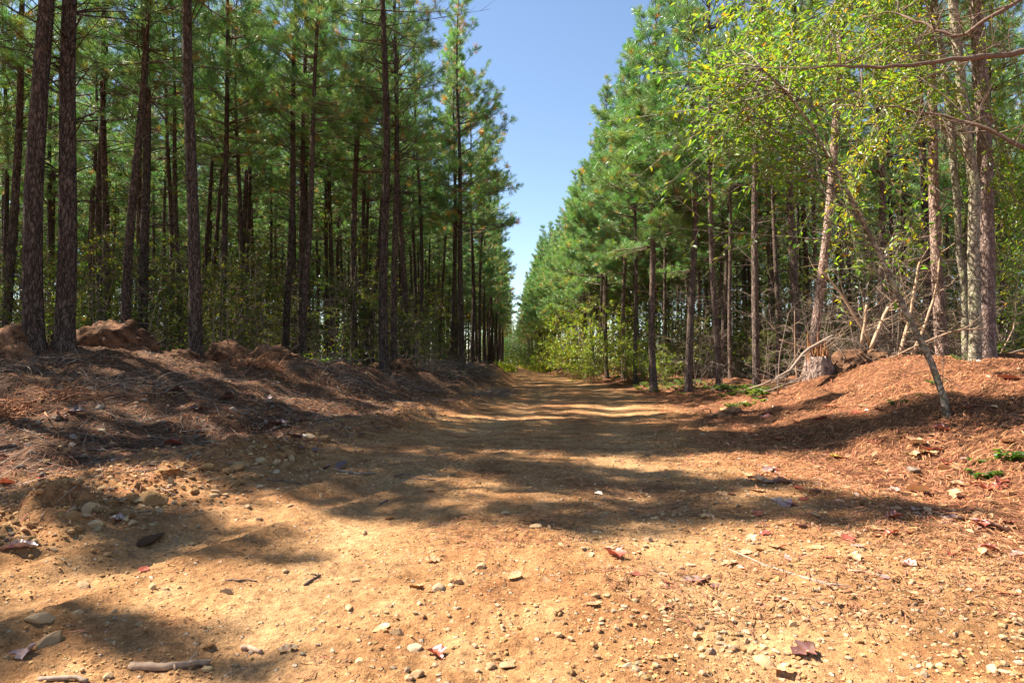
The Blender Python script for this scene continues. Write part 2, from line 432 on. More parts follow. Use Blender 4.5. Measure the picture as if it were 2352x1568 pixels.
def make_pine(seed, H=15.0, cb=6.5, spread=2.1, r0=.125, K=26, tuft=.20, side=0.0, dead_from=1.2, dead=1.0, sides=12, nlimb=(3, 6), dens=1.0, width=.011, brown=.05, low=1.0):
    """(trunk mesh, crown mesh): trunk with its dead lower limbs; crown = living limbs with needle tufts.
    side>0 makes the limbs towards -X (the open road) longer."""
    rng = np.random.default_rng(seed)
    ax = trunk_axis(rng, H)
    def axis(z): return np.array([np.interp(z, ax[:, 2], ax[:, 0]), np.interp(z, ax[:, 2], ax[:, 1]), z])
    def rad(z): return r0 * max(.07, (1 - max(z, 0) / H)) ** .72
    rr = np.array([rad(z) for z in ax[:, 2]]); rr[0] *= 1.5; rr[1] *= 1.35; rr[2] *= 1.18; rr[3] *= 1.06; rr[-1] = .012
    T = Geo(); tube(T, ax, rr, sides, 0, (1, 1, 1), .05, rng)
    # dead limbs, mostly bare, rising a little from the trunk
    z = dead_from + rng.uniform(0, .5)
    while z < cb + 1.0:
        for _ in range(int(rng.integers(1, 4) * dead + rng.random() * .6)):
            az = rng.uniform(0, 2 * PI); k = np.clip((z - dead_from) / (cb - dead_from), 0, 1)
            L = rng.uniform(.25, .8) + k * rng.uniform(.6, 2.1)
            if rng.random() < .3: L *= .35
            el = rng.uniform(0, .85); h = np.array([math.cos(az), math.sin(az), 0])
            s = np.linspace(0, 1, 6)[:, None]; bend = rng.uniform(-.25, .12); sid = np.cross(h, [0, 0, 1]) * rng.uniform(-.2, .2)
            P = axis(z) + h * s * L * math.cos(el) + np.array([0, 0, 1]) * (s * math.sin(el) + bend * s * s) * L + sid * s * s * L
            tube(T, P, np.linspace(rng.uniform(.009, .017), .003, 6), 4, 0, (.9, .9, .9))
            m = int(L * 5)
            if m:
                i = rng.uniform(.3, 1, m); A = np.stack([np.interp(i, s[:, 0], P[:, j]) for j in range(3)], 1)
                D = nrm(h + rng.normal(0, .75, (m, 3)))
                segs(T, A, A + D * rng.uniform(.1, .45, (m, 1)) * (.5 + L * .4), .004, .002, 0)
        z += rng.uniform(.22, .55)
    # living crown
    C = Geo(); tp = []; td = []; ts = []; tw = []
    z = cb
    while z < H - .25:
        t = (z - cb) / (H - cb)
        for az0 in rng.permutation(int(rng.integers(*nlimb)) * 2)[::2]:
            az = az0 * PI / 4.2 + rng.uniform(0, 2 * PI)
            prof = (1 - t) ** .95 * (.55 + .45 * min(1, t * 3 + .25 * low)) + .10
            L = spread * prof * rng.uniform(.6, 1.15)
            if side: L *= 1 + side * (-math.cos(az)) * (1 - .3 * t)
            if L < .15: continue
            el = np.interp(t, [0, .35, .8, 1], [.12, .42, .85, 1.2]) + rng.normal(0, .14)
            h = np.array([math.cos(az), math.sin(az), 0]); sid = np.cross(h, [0, 0, 1.0])
            s = np.linspace(0, 1, 7)[:, None]; up = rng.uniform(.05, .32); wob = rng.uniform(-.22, .22)
            P = axis(z) + (h * math.cos(el) + np.array([0, 0, math.sin(el)])) * s * L + np.array([0, 0, 1]) * (up * s ** 2.5 - .10 * s) * L + sid * wob * s * s * L
            tube(C, P, np.linspace(.008 + L * .0085, .005, 7), 4, 0)
            # branchlets on the outer part of the limb
            bare = rng.uniform(.18, .45) if t < .5 else .1
            m = max(2, int(L * 6.5 * dens))
            i = np.sort(rng.uniform(bare, 1, m)); A = np.stack([np.interp(i, s[:, 0], P[:, j]) for j in range(3)], 1)
            tang = nrm(P[-1] - P[0]); sg = np.where(np.arange(m) % 2 == 0, 1, -1)[:, None]
            D = nrm(tang * .75 + sid * sg * rng.uniform(.4, 1.0, (m, 1)) + np.array([0, 0, 1]) * rng.uniform(-.15, .55, (m, 1)))
            bl = (L * .42 * (1.12 - i) + .12)[:, None] * rng.uniform(.6, 1.25, (m, 1))
            B = A + D * bl; B[:, 2] += .12 * bl[:, 0]
            segs(C, A, B, .006, .004, 0)
            tp += [B, P[-1:]]; td += [nrm(D + np.array([0, 0, .35])), nrm(P[-1:] - P[-2:-1] + np.array([0, 0, .02]))]
            ln = bl[:, 0] > .3
            if ln.any():
                tp.append(A[ln] * .42 + B[ln] * .58 + rng.normal(0, .03, (ln.sum(), 3))); td.append(nrm(D[ln] + rng.normal(0, .5, (ln.sum(), 3))))
                tp.append(A[ln] * .15 + B[ln] * .85 + rng.normal(0, .09, (ln.sum(), 3))); td.append(nrm(D[ln] + rng.normal(0, .6, (ln.sum(), 3))))
        z += rng.uniform(.28, .5)
    top = axis(H - .05); tp.append(top[None]); td.append(np.array([[0, 0, 1.0]]))
    tp = np.concatenate(tp); td = np.concatenate(td); n = len(tp)
    tufts(C, tp, td, tuft * rng.uniform(.75, 1.2, n), K, rng, 1, needle_tint(rng, n, brown), width)
    return T, C

def stem_path(rng, base, d, L, n=7, up=.25, wob=.12):
    d = nrm(np.asarray(d, float)); s = np.linspace(0, 1, n)[:, None]
    a = nrm(np.cross(d, rng.normal(size=3)))
    return base + d * s * L + np.array([0, 0, 1]) * up * s * s * L + a * wob * L * np.sin(s * rng.uniform(2, 5))

def lerp_path(P, i):
    s = np.linspace(0, 1, len(P)); return np.stack([np.interp(i, s, P[:, j]) for j in range(3)], 1)

def leaf_tint(rng, n, autumn=.12, orange=.2):
    c = np.stack([rng.uniform(.65, 1.3, n), rng.uniform(.75, 1.2, n), rng.uniform(.6, 1.3, n)], 1)
    y = rng.random(n)
    c[y < autumn] = np.array([2.1, 1.25, .7]) * rng.uniform(.7, 1.1, ((y < autumn).sum(), 1))
    o = y < autumn * orange
    c[o] = np.array([2.4, .8, .7]) * rng.uniform(.6, 1, (o.sum(), 1))
    return c

def make_sapling(seed, H=3.5, stems=3, leaf=.075, n=900, spread=.55, autumn=.12, fine=False, r0=.016, lo=.25, droop=.25, twigk=1.0):
    """slender hardwood sapling: (stem mesh, foliage mesh)"""
    rng = np.random.default_rng(seed); T = Geo(); C = Geo(); tips = []; dirs = []
    for k in range(stems):
        az = rng.uniform(0, 2 * PI); tilt = rng.uniform(.03, .35) * (1 if stems > 1 else .4)
        h = H * rng.uniform(.65, 1.05)
        P = stem_path(rng, np.array([rng.uniform(-.12, .12) * stems * .5, rng.uniform(-.12, .12) * stems * .5, -.12]), (math.cos(az) * tilt, math.sin(az) * tilt, 1), h, 9, 0, .05)
        tube(T, P, np.linspace(r0, .004, 9), 5, 0)
        m = int(7 + h * 3.2)
        for i in rng.uniform(lo, 1, m):
            b = lerp_path(P, np.array([i]))[0]; a2 = rng.uniform(0, 2 * PI)
            L = spread * h * (1.15 - i) * rng.uniform(.35, 1.0) + .15
            Q = stem_path(rng, b, (math.cos(a2), math.sin(a2), rng.uniform(.1, .9)), L, 6, -droop * rng.uniform(.2, 1), .1)
            tube(T, Q, np.linspace(r0 * .45, .0025, 6), 3, 0)
            q = int(3 + L * 5 * twigk); ii = rng.uniform(.2, 1, q); A = lerp_path(Q, ii)
            D = nrm((Q[-1] - Q[0]) / L + rng.normal(0, .7, (q, 3))); B = A + D * rng.uniform(.08, .35, (q, 1)) * min(1, L + .3)
            segs(T, A, B, .003, .0015, 0)
            tips += [B, A * .5 + B * .5, lerp_path(Q, rng.uniform(.3, 1, max(2, q // 2)))]
            dirs += [D, D, np.repeat(nrm(Q[-1:] - Q[:1]), max(2, q // 2), 0)]
    tips = np.concatenate(tips); dirs = np.concatenate(dirs)
    if n:
        j = rng.integers(0, len(tips), n)
        ax = nrm(dirs[j] + rng.normal(0, .7, (n, 3)) + np.array([0, 0, -droop])); up = nrm(np.array([0, 0, 1.0]) + rng.normal(0, .45, (n, 3)))
        cl = rng.normal(1, .12, (len(tips), 1))[j]
        leaves(C, tips[j] + rng.normal(0, .025, (n, 3)), ax, up, leaf * rng.uniform(.55, 1.15, n), .52, rng, 0, leaf_tint(rng, n, autumn) * cl, fine)
    return T, (C if n else None)

def icos(sub):
    import bmesh
    b = bmesh.new(); bmesh.ops.create_icosphere(b, subdivisions=sub, radius=1.0)
    b.verts.ensure_lookup_table()
    v = np.array([x.co[:] for x in b.verts]); f = np.array([[y.index for y in x.verts] for x in b.faces]); b.free()
    return v, f
ICO = {k: icos(k) for k in (1, 2, 3, 4, 5)}

def rock_shape(rng, sub=3, cuts=9, rough=.05, flat=.65, rnd=0.0):
    """angular stone: a ball trimmed by random planes"""
    v, f = ICO[sub]; v = v.copy()
    for _ in range(cuts):
        nn = nrm(rng.normal(size=3)); dd = rng.uniform(.5 + rnd * .35, .85 + rnd * .1)
        p = v @ nn; over = np.clip(p - dd, 0, None); v = v - over[:, None] * nn * .93
    s = vn(v[:, 0] * 2.5 + 9, v[:, 1] * 2.5 + v[:, 2] * 1.7, int(rng.integers(999))) + .5 * vn(v[:, 0] * 6, v[:, 2] * 6 + v[:, 1] * 5, int(rng.integers(999)))
    v = v * (1 + rough * 2 * s[:, None])
    v = v * np.array([1, rng.uniform(.6, .95), flat * rng.uniform(.75, 1.2)])
    return v, f

def lumpy(rng, sub=4, amp=.25, freq=2.2):
    v, f = ICO[sub]
    s = sum(a * (np.abs(vn(v[:, 0] * q + 3.3 * k, v[:, 1] * q + v[:, 2] * q * .83, int(rng.integers(999)))) + .6 * vn(v[:, 2] * q, v[:, 0] * q + v[:, 1] * q * .7, int(rng.integers(999)))) for k, (a, q) in enumerate(((1, freq), (.55, freq * 2.2), (.35, freq * 5), (.2, freq * 9))))
    return v * (1 + amp * s[:, None]), f

def fallen_leaf(rng, lobes=3, L=.1):
    """a curled dry leaf with lobed outline, tip towards +X"""
    G = Geo(); n = 15; s = np.linspace(0, 1, n)
    w = L * (.30 * np.sin(PI * s ** .8) * (1 + .42 * np.sin(s * lobes * 2 * PI + rng.uniform(0, 6)) * (lobes > 0)) + .012)
    curl = rng.uniform(.10, .45); bend = rng.uniform(-.3, .55); tw = rng.uniform(-.5, .5)
    rows = []
    for a in (-1, -.5, 0, .5, 1):
        y = a * w; x = s * L + .04 * L * abs(a)
        zz = L * (curl * a * a * .5 * np.sin(PI * s) + bend * (s - .5) ** 2 + tw * .25 * a * (s - .5)) + rng.normal(0, .012 * L, n)
        rows.append(np.stack([x - L / 2, y, zz], 1))
    v = np.concatenate(rows); q = []
    for r in range(4):
        for i in range(n - 1):
            q.append([r * n + i, r * n + i + 1, (r + 1) * n + i + 1, (r + 1) * n + i])
    v[:, 2] -= v[:, 2].min()
    G.add(v, None, q, 0, np.clip(1 + rng.normal(0, .12, (len(v), 3)), .6, 1.4))
    st = np.array([[-L / 2, 0, v[:, 2].mean()], [-L * .72, rng.uniform(-.02, .02), .004]])
    segs(G, st[:1], st[1:], .0016, .0012, 0)
    return G
# ------------------------------------------------------------------ ground + road: one polar sheet, split along the road's edge
def polar_sheet():
    rad = [0.0]
    r = .25
    while r < 420:
        rad.append(r); r *= 1.0055 if r < 9 else 1.0085 if r < 30 else (1.02 if r < 120 else 1.06)
        if r < 1.0: r += .03
    rad = np.array(rad[1:])
    th = np.concatenate([np.linspace(-180, -46, 90, endpoint=False), np.linspace(-46, 46, 460, endpoint=False), np.linspace(46, 180, 90, endpoint=False)])
    th = np.radians(th); nr, nt = len(rad), len(th)
    X = rad[:, None] * np.sin(th)[None]; Y = rad[:, None] * np.cos(th)[None]
    v = np.stack([X.ravel(), Y.ravel(), terrain(X.ravel(), Y.ravel())], 1)
    v = np.concatenate([v, [[0, 0, tz(0, 0)]]])
    i = np.arange(nr - 1)[:, None] * nt; j = np.arange(nt)[None]; k = (j + 1) % nt
    q = np.stack([i + j, i + nt + j, i + nt + k, i + k], -1).reshape(-1, 4)
    jj = np.arange(nt); t = np.stack([np.full(nt, nr * nt), jj, (jj + 1) % nt], -1)
    return v, q, t

v, q, t = polar_sheet()
wob = .35 * vn(v[:, 0] * .9, v[:, 1] * .9, 91) + .25 * vn(v[:, 0] * 3, v[:, 1] * 3, 92)
tl = edge_l(v[:, 1]) - v[:, 0] + wob; tr = v[:, 0] - edge_r(v[:, 1]) + wob
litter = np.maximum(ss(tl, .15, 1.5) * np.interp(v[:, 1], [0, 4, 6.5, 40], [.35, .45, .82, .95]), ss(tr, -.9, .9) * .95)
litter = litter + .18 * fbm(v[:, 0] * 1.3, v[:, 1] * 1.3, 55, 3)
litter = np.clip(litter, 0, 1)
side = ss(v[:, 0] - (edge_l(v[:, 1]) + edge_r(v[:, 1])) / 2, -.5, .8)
cxv = (edge_l(v[:, 1]) + edge_r(v[:, 1])) / 2; rut = np.zeros(len(v))
for o_ in (-.95, .85): rut = np.maximum(rut, np.exp(-((v[:, 0] - cxv - o_ - .15 * vn(v[:, 1] * .4, v[:, 1] * 0 + o_, 3)) / .30) ** 2))
rut = np.maximum(rut, np.exp(-((v[:, 0] - track_x(v[:, 1])) / .26) ** 2) * ss(v[:, 1], 1.6, 2.6) * (1 - ss(v[:, 1], 6, 8)))
rut = np.clip(rut * (.75 + .9 * fbm(v[:, 0] * 1.5, v[:, 1] * .5, 47, 3)), 0, 1)
colr = np.stack([litter, rut, side], 1)
on_road = (tl < 0) & (tr < 0)
def sub_mesh(name, qm, tm):
    qq, tt = q[qm], t[tm]
    use = np.unique(np.concatenate([qq.ravel(), tt.ravel()])); mp = np.full(len(v), -1); mp[use] = np.arange(len(use))
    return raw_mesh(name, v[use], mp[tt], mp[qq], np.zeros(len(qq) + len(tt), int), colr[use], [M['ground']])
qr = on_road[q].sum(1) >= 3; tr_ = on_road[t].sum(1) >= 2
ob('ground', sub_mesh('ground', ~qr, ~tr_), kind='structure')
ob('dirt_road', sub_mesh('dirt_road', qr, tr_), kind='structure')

# ------------------------------------------------------------------ camera, sun, sky
cam = bpy.data.cameras.new('camera'); cam.lens = 24; cam.sensor_width = 36; cam.clip_end = 2000; cam.clip_start = .05
co = bpy.data.objects.new('camera', cam); COL.objects.link(co)
co.location = (0, 0, CAM_Z); co.rotation_euler = (PI / 2 + PITCH, 0, 0); SC.camera = co
SUN_AZ, SUN_EL = math.radians(-76), math.radians(53)
sd = Vector((math.sin(SUN_AZ) * math.cos(SUN_EL), math.cos(SUN_AZ) * math.cos(SUN_EL), math.sin(SUN_EL)))
su = bpy.data.lights.new('sun', 'SUN'); su.energy = 5.0; su.angle = math.radians(.53); su.color = (1, .93, .82)
so = bpy.data.objects.new('sun', su); COL.objects.link(so); so.rotation_euler = sd.to_track_quat('Z', 'Y').to_euler(); so.location = (-30, 20, 40)
W = bpy.data.worlds.new('World'); SC.world = W; W.use_nodes = True
wn = W.node_tree; bg = wn.nodes['Background']
sky = wn.nodes.new('ShaderNodeTexSky'); sky.sky_type = 'NISHITA'; sky.sun_disc = False
sky.sun_elevation = SUN_EL; sky.sun_rotation = SUN_AZ; sky.air_density = 1.0; sky.dust_density = .25; sky.ozone_density = 1.3; sky.altitude = 100
wn.links.new(sky.outputs[0], bg.inputs[0]); bg.inputs[1].default_value = .063
SC.view_settings.view_transform = 'Standard'; SC.view_settings.look = 'None'; SC.view_settings.gamma = 1; SC.view_settings.exposure = 1.82
SC.cycles.max_bounces = 6; SC.cycles.diffuse_bounces = 4; SC.cycles.transmission_bounces = 4; SC.cycles.glossy_bounces = 2
SC.cycles.use_denoising = True
# ------------------------------------------------------------------ pines
BK = [M['pine_bark']]; CR = [M['limb'], M['needle']]
def proto(name, **kw):
    Tg, Cg = make_pine(**kw)
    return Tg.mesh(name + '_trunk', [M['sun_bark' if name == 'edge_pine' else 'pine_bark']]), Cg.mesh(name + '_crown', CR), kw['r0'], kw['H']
def kw_bark(kw): return M['pine_bark']

INNER = [proto('pine', seed=100 + i, H=15 + (i % 3 - 1) * .7, cb=[6.6, 7.4, 6.0, 7.0, 8.0, 6.4][i], spread=[2.0, 1.8, 2.2, 1.9, 1.7, 2.1][i], r0=.115, K=28, brown=.03, dens=.8, dead=1.7) for i in range(6)]
EDGE = [proto('edge_pine', seed=200 + i, H=14.2 + .4 * i, cb=[5.0, 5.6, 4.6, 4.9, 5.8][i], spread=[2.2, 2.0, 2.3, 2.1, 2.0][i], r0=.105, K=34, side=.22, dens=1.4, low=2.5, brown=.03, tuft=.215) for i in range(5)]
LEDGE = [proto('shade_edge_pine', seed=240 + i, H=15.2, cb=[6.2, 5.2, 6.8][i], spread=[2.1, 2.0, 2.2][i], r0=.12, K=34, side=-.35, dens=.85, brown=.06) for i in range(3)]
HIGH = proto('high_pine', seed=290, H=15, cb=10.6, spread=1.5, r0=.10, K=46, dens=1.3, dead=.3, tuft=.21)
THIN = [proto('thin_pine', seed=280 + i, H=15, cb=[8.0, 8.6][i], spread=1.6, r0=.10, K=46, dens=1.15, dead=.5, tuft=.22) for i in range(2)]
NEAR = [proto('near_pine', seed=300 + i, H=15.5, cb=[6.2, 6.6, 7.2][i], spread=[2.4, 2.3, 2.0][i], r0=.135, K=38, dead=[1.3, 2.6, 1.2][i], dead_from=[2.4, 2.0, 2.6][i], sides=18, dens=1.25) for i in range(3)]
sunT, sunC = make_pine(seed=330, H=15.5, cb=7.0, spread=2.1, r0=.155, K=30, dead=1.0, dead_from=2.2, sides=18)
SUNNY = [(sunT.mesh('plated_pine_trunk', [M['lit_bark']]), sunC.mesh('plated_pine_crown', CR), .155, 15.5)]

lt, lc = make_pine(seed=333, H=14, cb=7.5, spread=1.8, r0=.10, K=26, dead=.35, dead_from=3, sides=18)
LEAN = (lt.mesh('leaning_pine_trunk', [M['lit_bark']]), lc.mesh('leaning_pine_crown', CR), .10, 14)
SUNP = [proto('edge_pine', seed=360 + i, H=15, cb=[6.4, 7.2, 5.8][i], spread=[2.0, 1.8, 2.1][i], r0=.11, K=28, brown=.03, dens=.95, dead=1.4) for i in range(3)]
LEFT_G = 'pines in the shaded plantation'; RIGHT_G = 'pines in the sunlit plantation'
FAR_COPY = {}
def pine(pr, x, y, dia=None, label='', group=LEFT_G, rz=None, tilt=None, hs=1.0, edge=False):
    tm, cm, r0, H = pr
    s = 1.0 if dia is None else dia / (2 * r0)
    rz = rz if rz is not None else (R.uniform(-.5, .5) if edge else R.uniform(0, 2 * PI))
    o = ob('pine_tree', None, label=label, cat='pine tree', group=group, loc=(x, y, tz(x, y)))
    o.rotation_euler = (R.normal(0, .010), R.normal(0, .010), rz) if tilt is None else (tilt[0], tilt[1], rz)
    h = hs * (.6 + .4 * s)
    o.scale = (s * .6 + .4 if dia is None else s ** .5 * h ** .5, s * .6 + .4 if dia is None else s ** .5 * h ** .5, h)
    t = ob('trunk', tm, o); c = ob('crown', cm, o)
    if dia is not None:      # girth of the trunk as seen, crown keeps its spread
        k = s / (s ** .5 * h ** .5); t.scale = (k, k, 1)
    return o

def X(px, d): return (px - 1176) / F * d
hand = []
def hp(px, d, dia, pr, label, group=LEFT_G, **kw):
    x = X(px, d); hand.append((x, d)); return pine(pr, x, d, dia, label, group, **kw)

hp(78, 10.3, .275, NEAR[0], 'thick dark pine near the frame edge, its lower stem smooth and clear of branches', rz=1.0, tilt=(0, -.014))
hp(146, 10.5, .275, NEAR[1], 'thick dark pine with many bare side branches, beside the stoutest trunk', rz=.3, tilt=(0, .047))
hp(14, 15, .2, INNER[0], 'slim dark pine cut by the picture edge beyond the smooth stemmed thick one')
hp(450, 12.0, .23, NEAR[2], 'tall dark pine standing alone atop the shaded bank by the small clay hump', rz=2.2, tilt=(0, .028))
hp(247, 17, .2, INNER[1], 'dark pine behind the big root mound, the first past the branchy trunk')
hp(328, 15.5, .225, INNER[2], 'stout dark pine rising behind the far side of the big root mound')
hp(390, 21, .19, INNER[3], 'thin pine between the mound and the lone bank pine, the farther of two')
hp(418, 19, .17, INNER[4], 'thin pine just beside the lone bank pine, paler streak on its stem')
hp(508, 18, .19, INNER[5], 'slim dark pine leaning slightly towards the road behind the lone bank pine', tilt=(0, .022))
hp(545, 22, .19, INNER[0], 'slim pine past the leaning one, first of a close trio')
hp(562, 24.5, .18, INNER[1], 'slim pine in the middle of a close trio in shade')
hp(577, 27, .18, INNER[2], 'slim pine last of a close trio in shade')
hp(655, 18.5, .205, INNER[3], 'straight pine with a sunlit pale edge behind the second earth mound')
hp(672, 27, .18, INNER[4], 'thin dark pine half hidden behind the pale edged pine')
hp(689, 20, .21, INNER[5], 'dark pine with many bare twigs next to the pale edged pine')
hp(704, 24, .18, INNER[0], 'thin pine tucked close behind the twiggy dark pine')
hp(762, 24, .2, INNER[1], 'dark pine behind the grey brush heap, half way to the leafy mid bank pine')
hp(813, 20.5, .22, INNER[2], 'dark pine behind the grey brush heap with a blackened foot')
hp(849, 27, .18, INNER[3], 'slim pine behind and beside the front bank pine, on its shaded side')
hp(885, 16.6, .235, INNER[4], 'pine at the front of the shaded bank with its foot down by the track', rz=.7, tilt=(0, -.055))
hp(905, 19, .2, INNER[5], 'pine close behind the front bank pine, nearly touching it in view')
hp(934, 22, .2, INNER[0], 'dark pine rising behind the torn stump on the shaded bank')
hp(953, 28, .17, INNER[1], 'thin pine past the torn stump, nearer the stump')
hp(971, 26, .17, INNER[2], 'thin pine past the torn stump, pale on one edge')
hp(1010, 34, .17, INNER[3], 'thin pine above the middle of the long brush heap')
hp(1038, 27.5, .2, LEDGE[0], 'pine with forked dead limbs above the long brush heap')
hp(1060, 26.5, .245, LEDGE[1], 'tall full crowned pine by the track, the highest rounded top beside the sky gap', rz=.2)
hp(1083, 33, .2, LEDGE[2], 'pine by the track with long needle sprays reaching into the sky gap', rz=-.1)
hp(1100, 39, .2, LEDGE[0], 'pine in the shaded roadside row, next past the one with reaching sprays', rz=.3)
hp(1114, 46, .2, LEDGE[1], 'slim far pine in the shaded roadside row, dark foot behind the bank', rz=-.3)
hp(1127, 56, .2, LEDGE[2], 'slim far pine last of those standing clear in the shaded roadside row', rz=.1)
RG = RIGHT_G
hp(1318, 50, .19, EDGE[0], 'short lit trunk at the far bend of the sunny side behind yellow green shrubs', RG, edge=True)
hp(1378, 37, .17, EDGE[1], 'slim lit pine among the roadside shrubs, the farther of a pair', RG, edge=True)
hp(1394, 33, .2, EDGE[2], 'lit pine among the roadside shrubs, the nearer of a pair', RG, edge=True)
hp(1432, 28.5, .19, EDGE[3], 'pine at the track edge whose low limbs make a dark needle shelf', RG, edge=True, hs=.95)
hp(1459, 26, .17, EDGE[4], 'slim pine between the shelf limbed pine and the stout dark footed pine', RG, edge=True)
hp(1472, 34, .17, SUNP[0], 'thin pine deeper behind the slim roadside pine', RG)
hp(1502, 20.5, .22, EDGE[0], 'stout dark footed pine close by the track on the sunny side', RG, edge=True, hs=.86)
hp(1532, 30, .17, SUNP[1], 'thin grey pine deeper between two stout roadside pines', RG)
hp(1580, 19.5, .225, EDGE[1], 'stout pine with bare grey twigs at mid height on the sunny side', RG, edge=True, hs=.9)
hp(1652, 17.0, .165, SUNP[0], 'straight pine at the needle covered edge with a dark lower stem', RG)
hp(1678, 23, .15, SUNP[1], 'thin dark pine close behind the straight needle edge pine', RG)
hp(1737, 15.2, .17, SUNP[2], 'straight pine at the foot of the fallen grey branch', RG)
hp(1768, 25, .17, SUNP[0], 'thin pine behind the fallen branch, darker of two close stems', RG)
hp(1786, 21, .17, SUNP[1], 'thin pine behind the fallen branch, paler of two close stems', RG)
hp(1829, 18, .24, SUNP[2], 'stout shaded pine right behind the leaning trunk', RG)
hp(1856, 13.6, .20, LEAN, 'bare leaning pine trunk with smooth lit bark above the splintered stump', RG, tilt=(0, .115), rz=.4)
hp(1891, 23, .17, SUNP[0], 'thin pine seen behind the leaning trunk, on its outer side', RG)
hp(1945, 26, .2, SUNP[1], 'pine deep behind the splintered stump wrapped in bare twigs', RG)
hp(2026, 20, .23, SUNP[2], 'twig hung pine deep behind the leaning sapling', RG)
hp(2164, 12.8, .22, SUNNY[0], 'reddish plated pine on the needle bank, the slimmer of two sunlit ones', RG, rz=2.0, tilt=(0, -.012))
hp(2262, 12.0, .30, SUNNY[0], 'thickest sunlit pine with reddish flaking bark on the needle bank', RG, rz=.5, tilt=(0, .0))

# plantation rows behind
def front_l(x): return np.interp(x, [-45, -12, -7.5, -5.6, -3.3, -2.4, -2], [10.5, 11, 12.5, 14.5, 19, 29, 57])
def front_r(x): return np.interp(x, [3, 4.8, 6.5, 9, 12, 30], [58, 42, 21, 17, 15, 14])
cand = []
for k in range(24):
    ymax = [128, 118, 100, 88, 78, 72, 66, 62, 58, 56, 54, 52, 50, 50, 48, 48][min(k, 15)]
    y = 9 + R.uniform(0, 2)
    while y < ymax:
        x = -2.35 - 2.9 * k + np.interp(y, [28, 65, 110], [0, .35, .5]) + R.normal(0, .28); yy = y + R.normal(0, .3)
        if yy > front_l(x) and abs(x / yy) < (1.5 if yy < 19 else .84): cand.append((yy * (1 + .10 * k), x, yy, 'L', k))
        y += 2.0
    ymax = [128, 118, 95, 80, 68, 62, 56, 52, 50, 48, 46, 44, 44, 44, 44, 44][min(k, 15)]
    y = 10 + R.uniform(0, 2)
    while y < ymax:
        x = 4.85 + 2.75 * k + np.interp(y, [20, 31, 45, 65, 110], [.3, .6, 0, -1.1, -1.7]) + R.normal(0, .28); yy = y + R.normal(0, .3)
        if yy > front_r(x) and abs(x / yy) < .84: cand.append((yy * (1 + .10 * k), x, yy, 'R', k))
        y += 2.3
hx = np.array(hand)
cand = [c for c in cand if np.hypot(hx[:, 0] - c[1], hx[:, 1] - c[2]).min() > 1.35]
cand.sort()
ROWL = {('L', 0): ('distant slim pine in the shaded roadside row before the sky gap', 'far pines of the shaded roadside row'),
        ('R', 0): ('distant leafy limbed pine in the sunny roadside row before the sky gap', 'far pines of the sunny roadside row')}
far = []
for i, (dd, x, y, sd_, k) in enumerate(cand):
    if i >= 240: far.append((x, y, sd_, k)); continue
    if (sd_, k) in ROWL and y > 30: lab, grp = ROWL[(sd_, k)]
    elif sd_ == 'L': lab, grp = 'slender dark pine deep inside the shaded plantation, behind its front trunks', 'slender pines deep in the shaded plantation'
    else: lab, grp = 'slender pine deep inside the sunlit plantation, behind its front trunks', 'slender pines deep in the sunlit plantation'
    if sd_ == 'L': pr = LEDGE[i % 3] if k == 0 else INNER[int(R.integers(6))]
    else: pr = EDGE[int(R.integers(5))] if k <= 1 else INNER[int(R.integers(6))]
    pine(pr, x, y, R.uniform(.15, .225), lab, grp, hs=R.uniform(.9, 1.06), edge=(k == 0 or (sd_ == 'R' and k == 1)))
# pines standing just outside the frame on the shaded side; they throw the foreground shade
for j, (x, y) in enumerate([(-8.8, 7.9), (-11.4, 9.0), (-14.6, 6.4), (-7.7, 6.6), (-10.4, 5.5), (-9.7, 4.4), (-15.5, 4.0), (-9.8, 10.3), (-12.4, 10.7)]):
    pine(HIGH if j in (2, 4, 5, 6) else INNER[j % 6] if j > 6 else THIN[j % 2], x, y, [.19, .19, .17, .18, .12, .10, .18, .2, .2][j], 'pine in the row at the near end of the shaded plantation', 'pines at the near end of the shaded plantation')

# the rest of the plantation as one far mass
def lod(seed, H, cb, spread, side=0.0):
    Tg, Cg = make_pine(seed=seed, H=H, cb=cb, spread=spread, r0=.10, K=7, sides=5, dead=.25, dens=.6, width=.040, tuft=.27, side=side, brown=.05)
    v1, c1, t1, _, q1, _ = Tg.arrays(); v2, c2, t2, tm2, q2, qm2 = Cg.arrays()
    return (v1, c1, t1, q1), (v2, c2, t2, tm2, q2, qm2)
LODS = [lod(400, 15, 5.2, 1.9), lod(401, 15, 6, 2.1), lod(402, 14.5, 4.6, 2.2, .2), lod(403, 14.8, 5.0, 2.2, .2), lod(404, 14, 1.0, 2.4)]
G = Geo()
def add_lod(x, y, L, s, rz):
    c, n = math.cos(rz), math.sin(rz); Rm = np.array([[c, -n, 0], [n, c, 0], [0, 0, 1]]) * s
    o = np.array([x, y, tz(x, y)])
    (v1, c1, t1, q1), (v2, c2, t2, tm2, q2, qm2) = L
    tone = np.array([R.uniform(.8, 1.25), R.uniform(.85, 1.15), R.uniform(.8, 1.2)])
    G.add(v1 @ Rm.T + o, t1, q1, 0, c1)
    b = G.n; G.add(v2 @ Rm.T + o, None, None, 0, c2 * tone)
    G.t.append((t2 + b, tm2 + 1)); G.q.append((q2 + b, qm2 + 1))
for x, y, sd_, k in far:
    if sd_ == 'R' and k <= 1: add_lod(x, y, LODS[2 + int(R.integers(2))], R.uniform(.92, 1.05), R.uniform(-.5, .5))
    else: add_lod(x, y, LODS[int(R.integers(2))], R.uniform(.9, 1.05), R.uniform(0, 6.28))
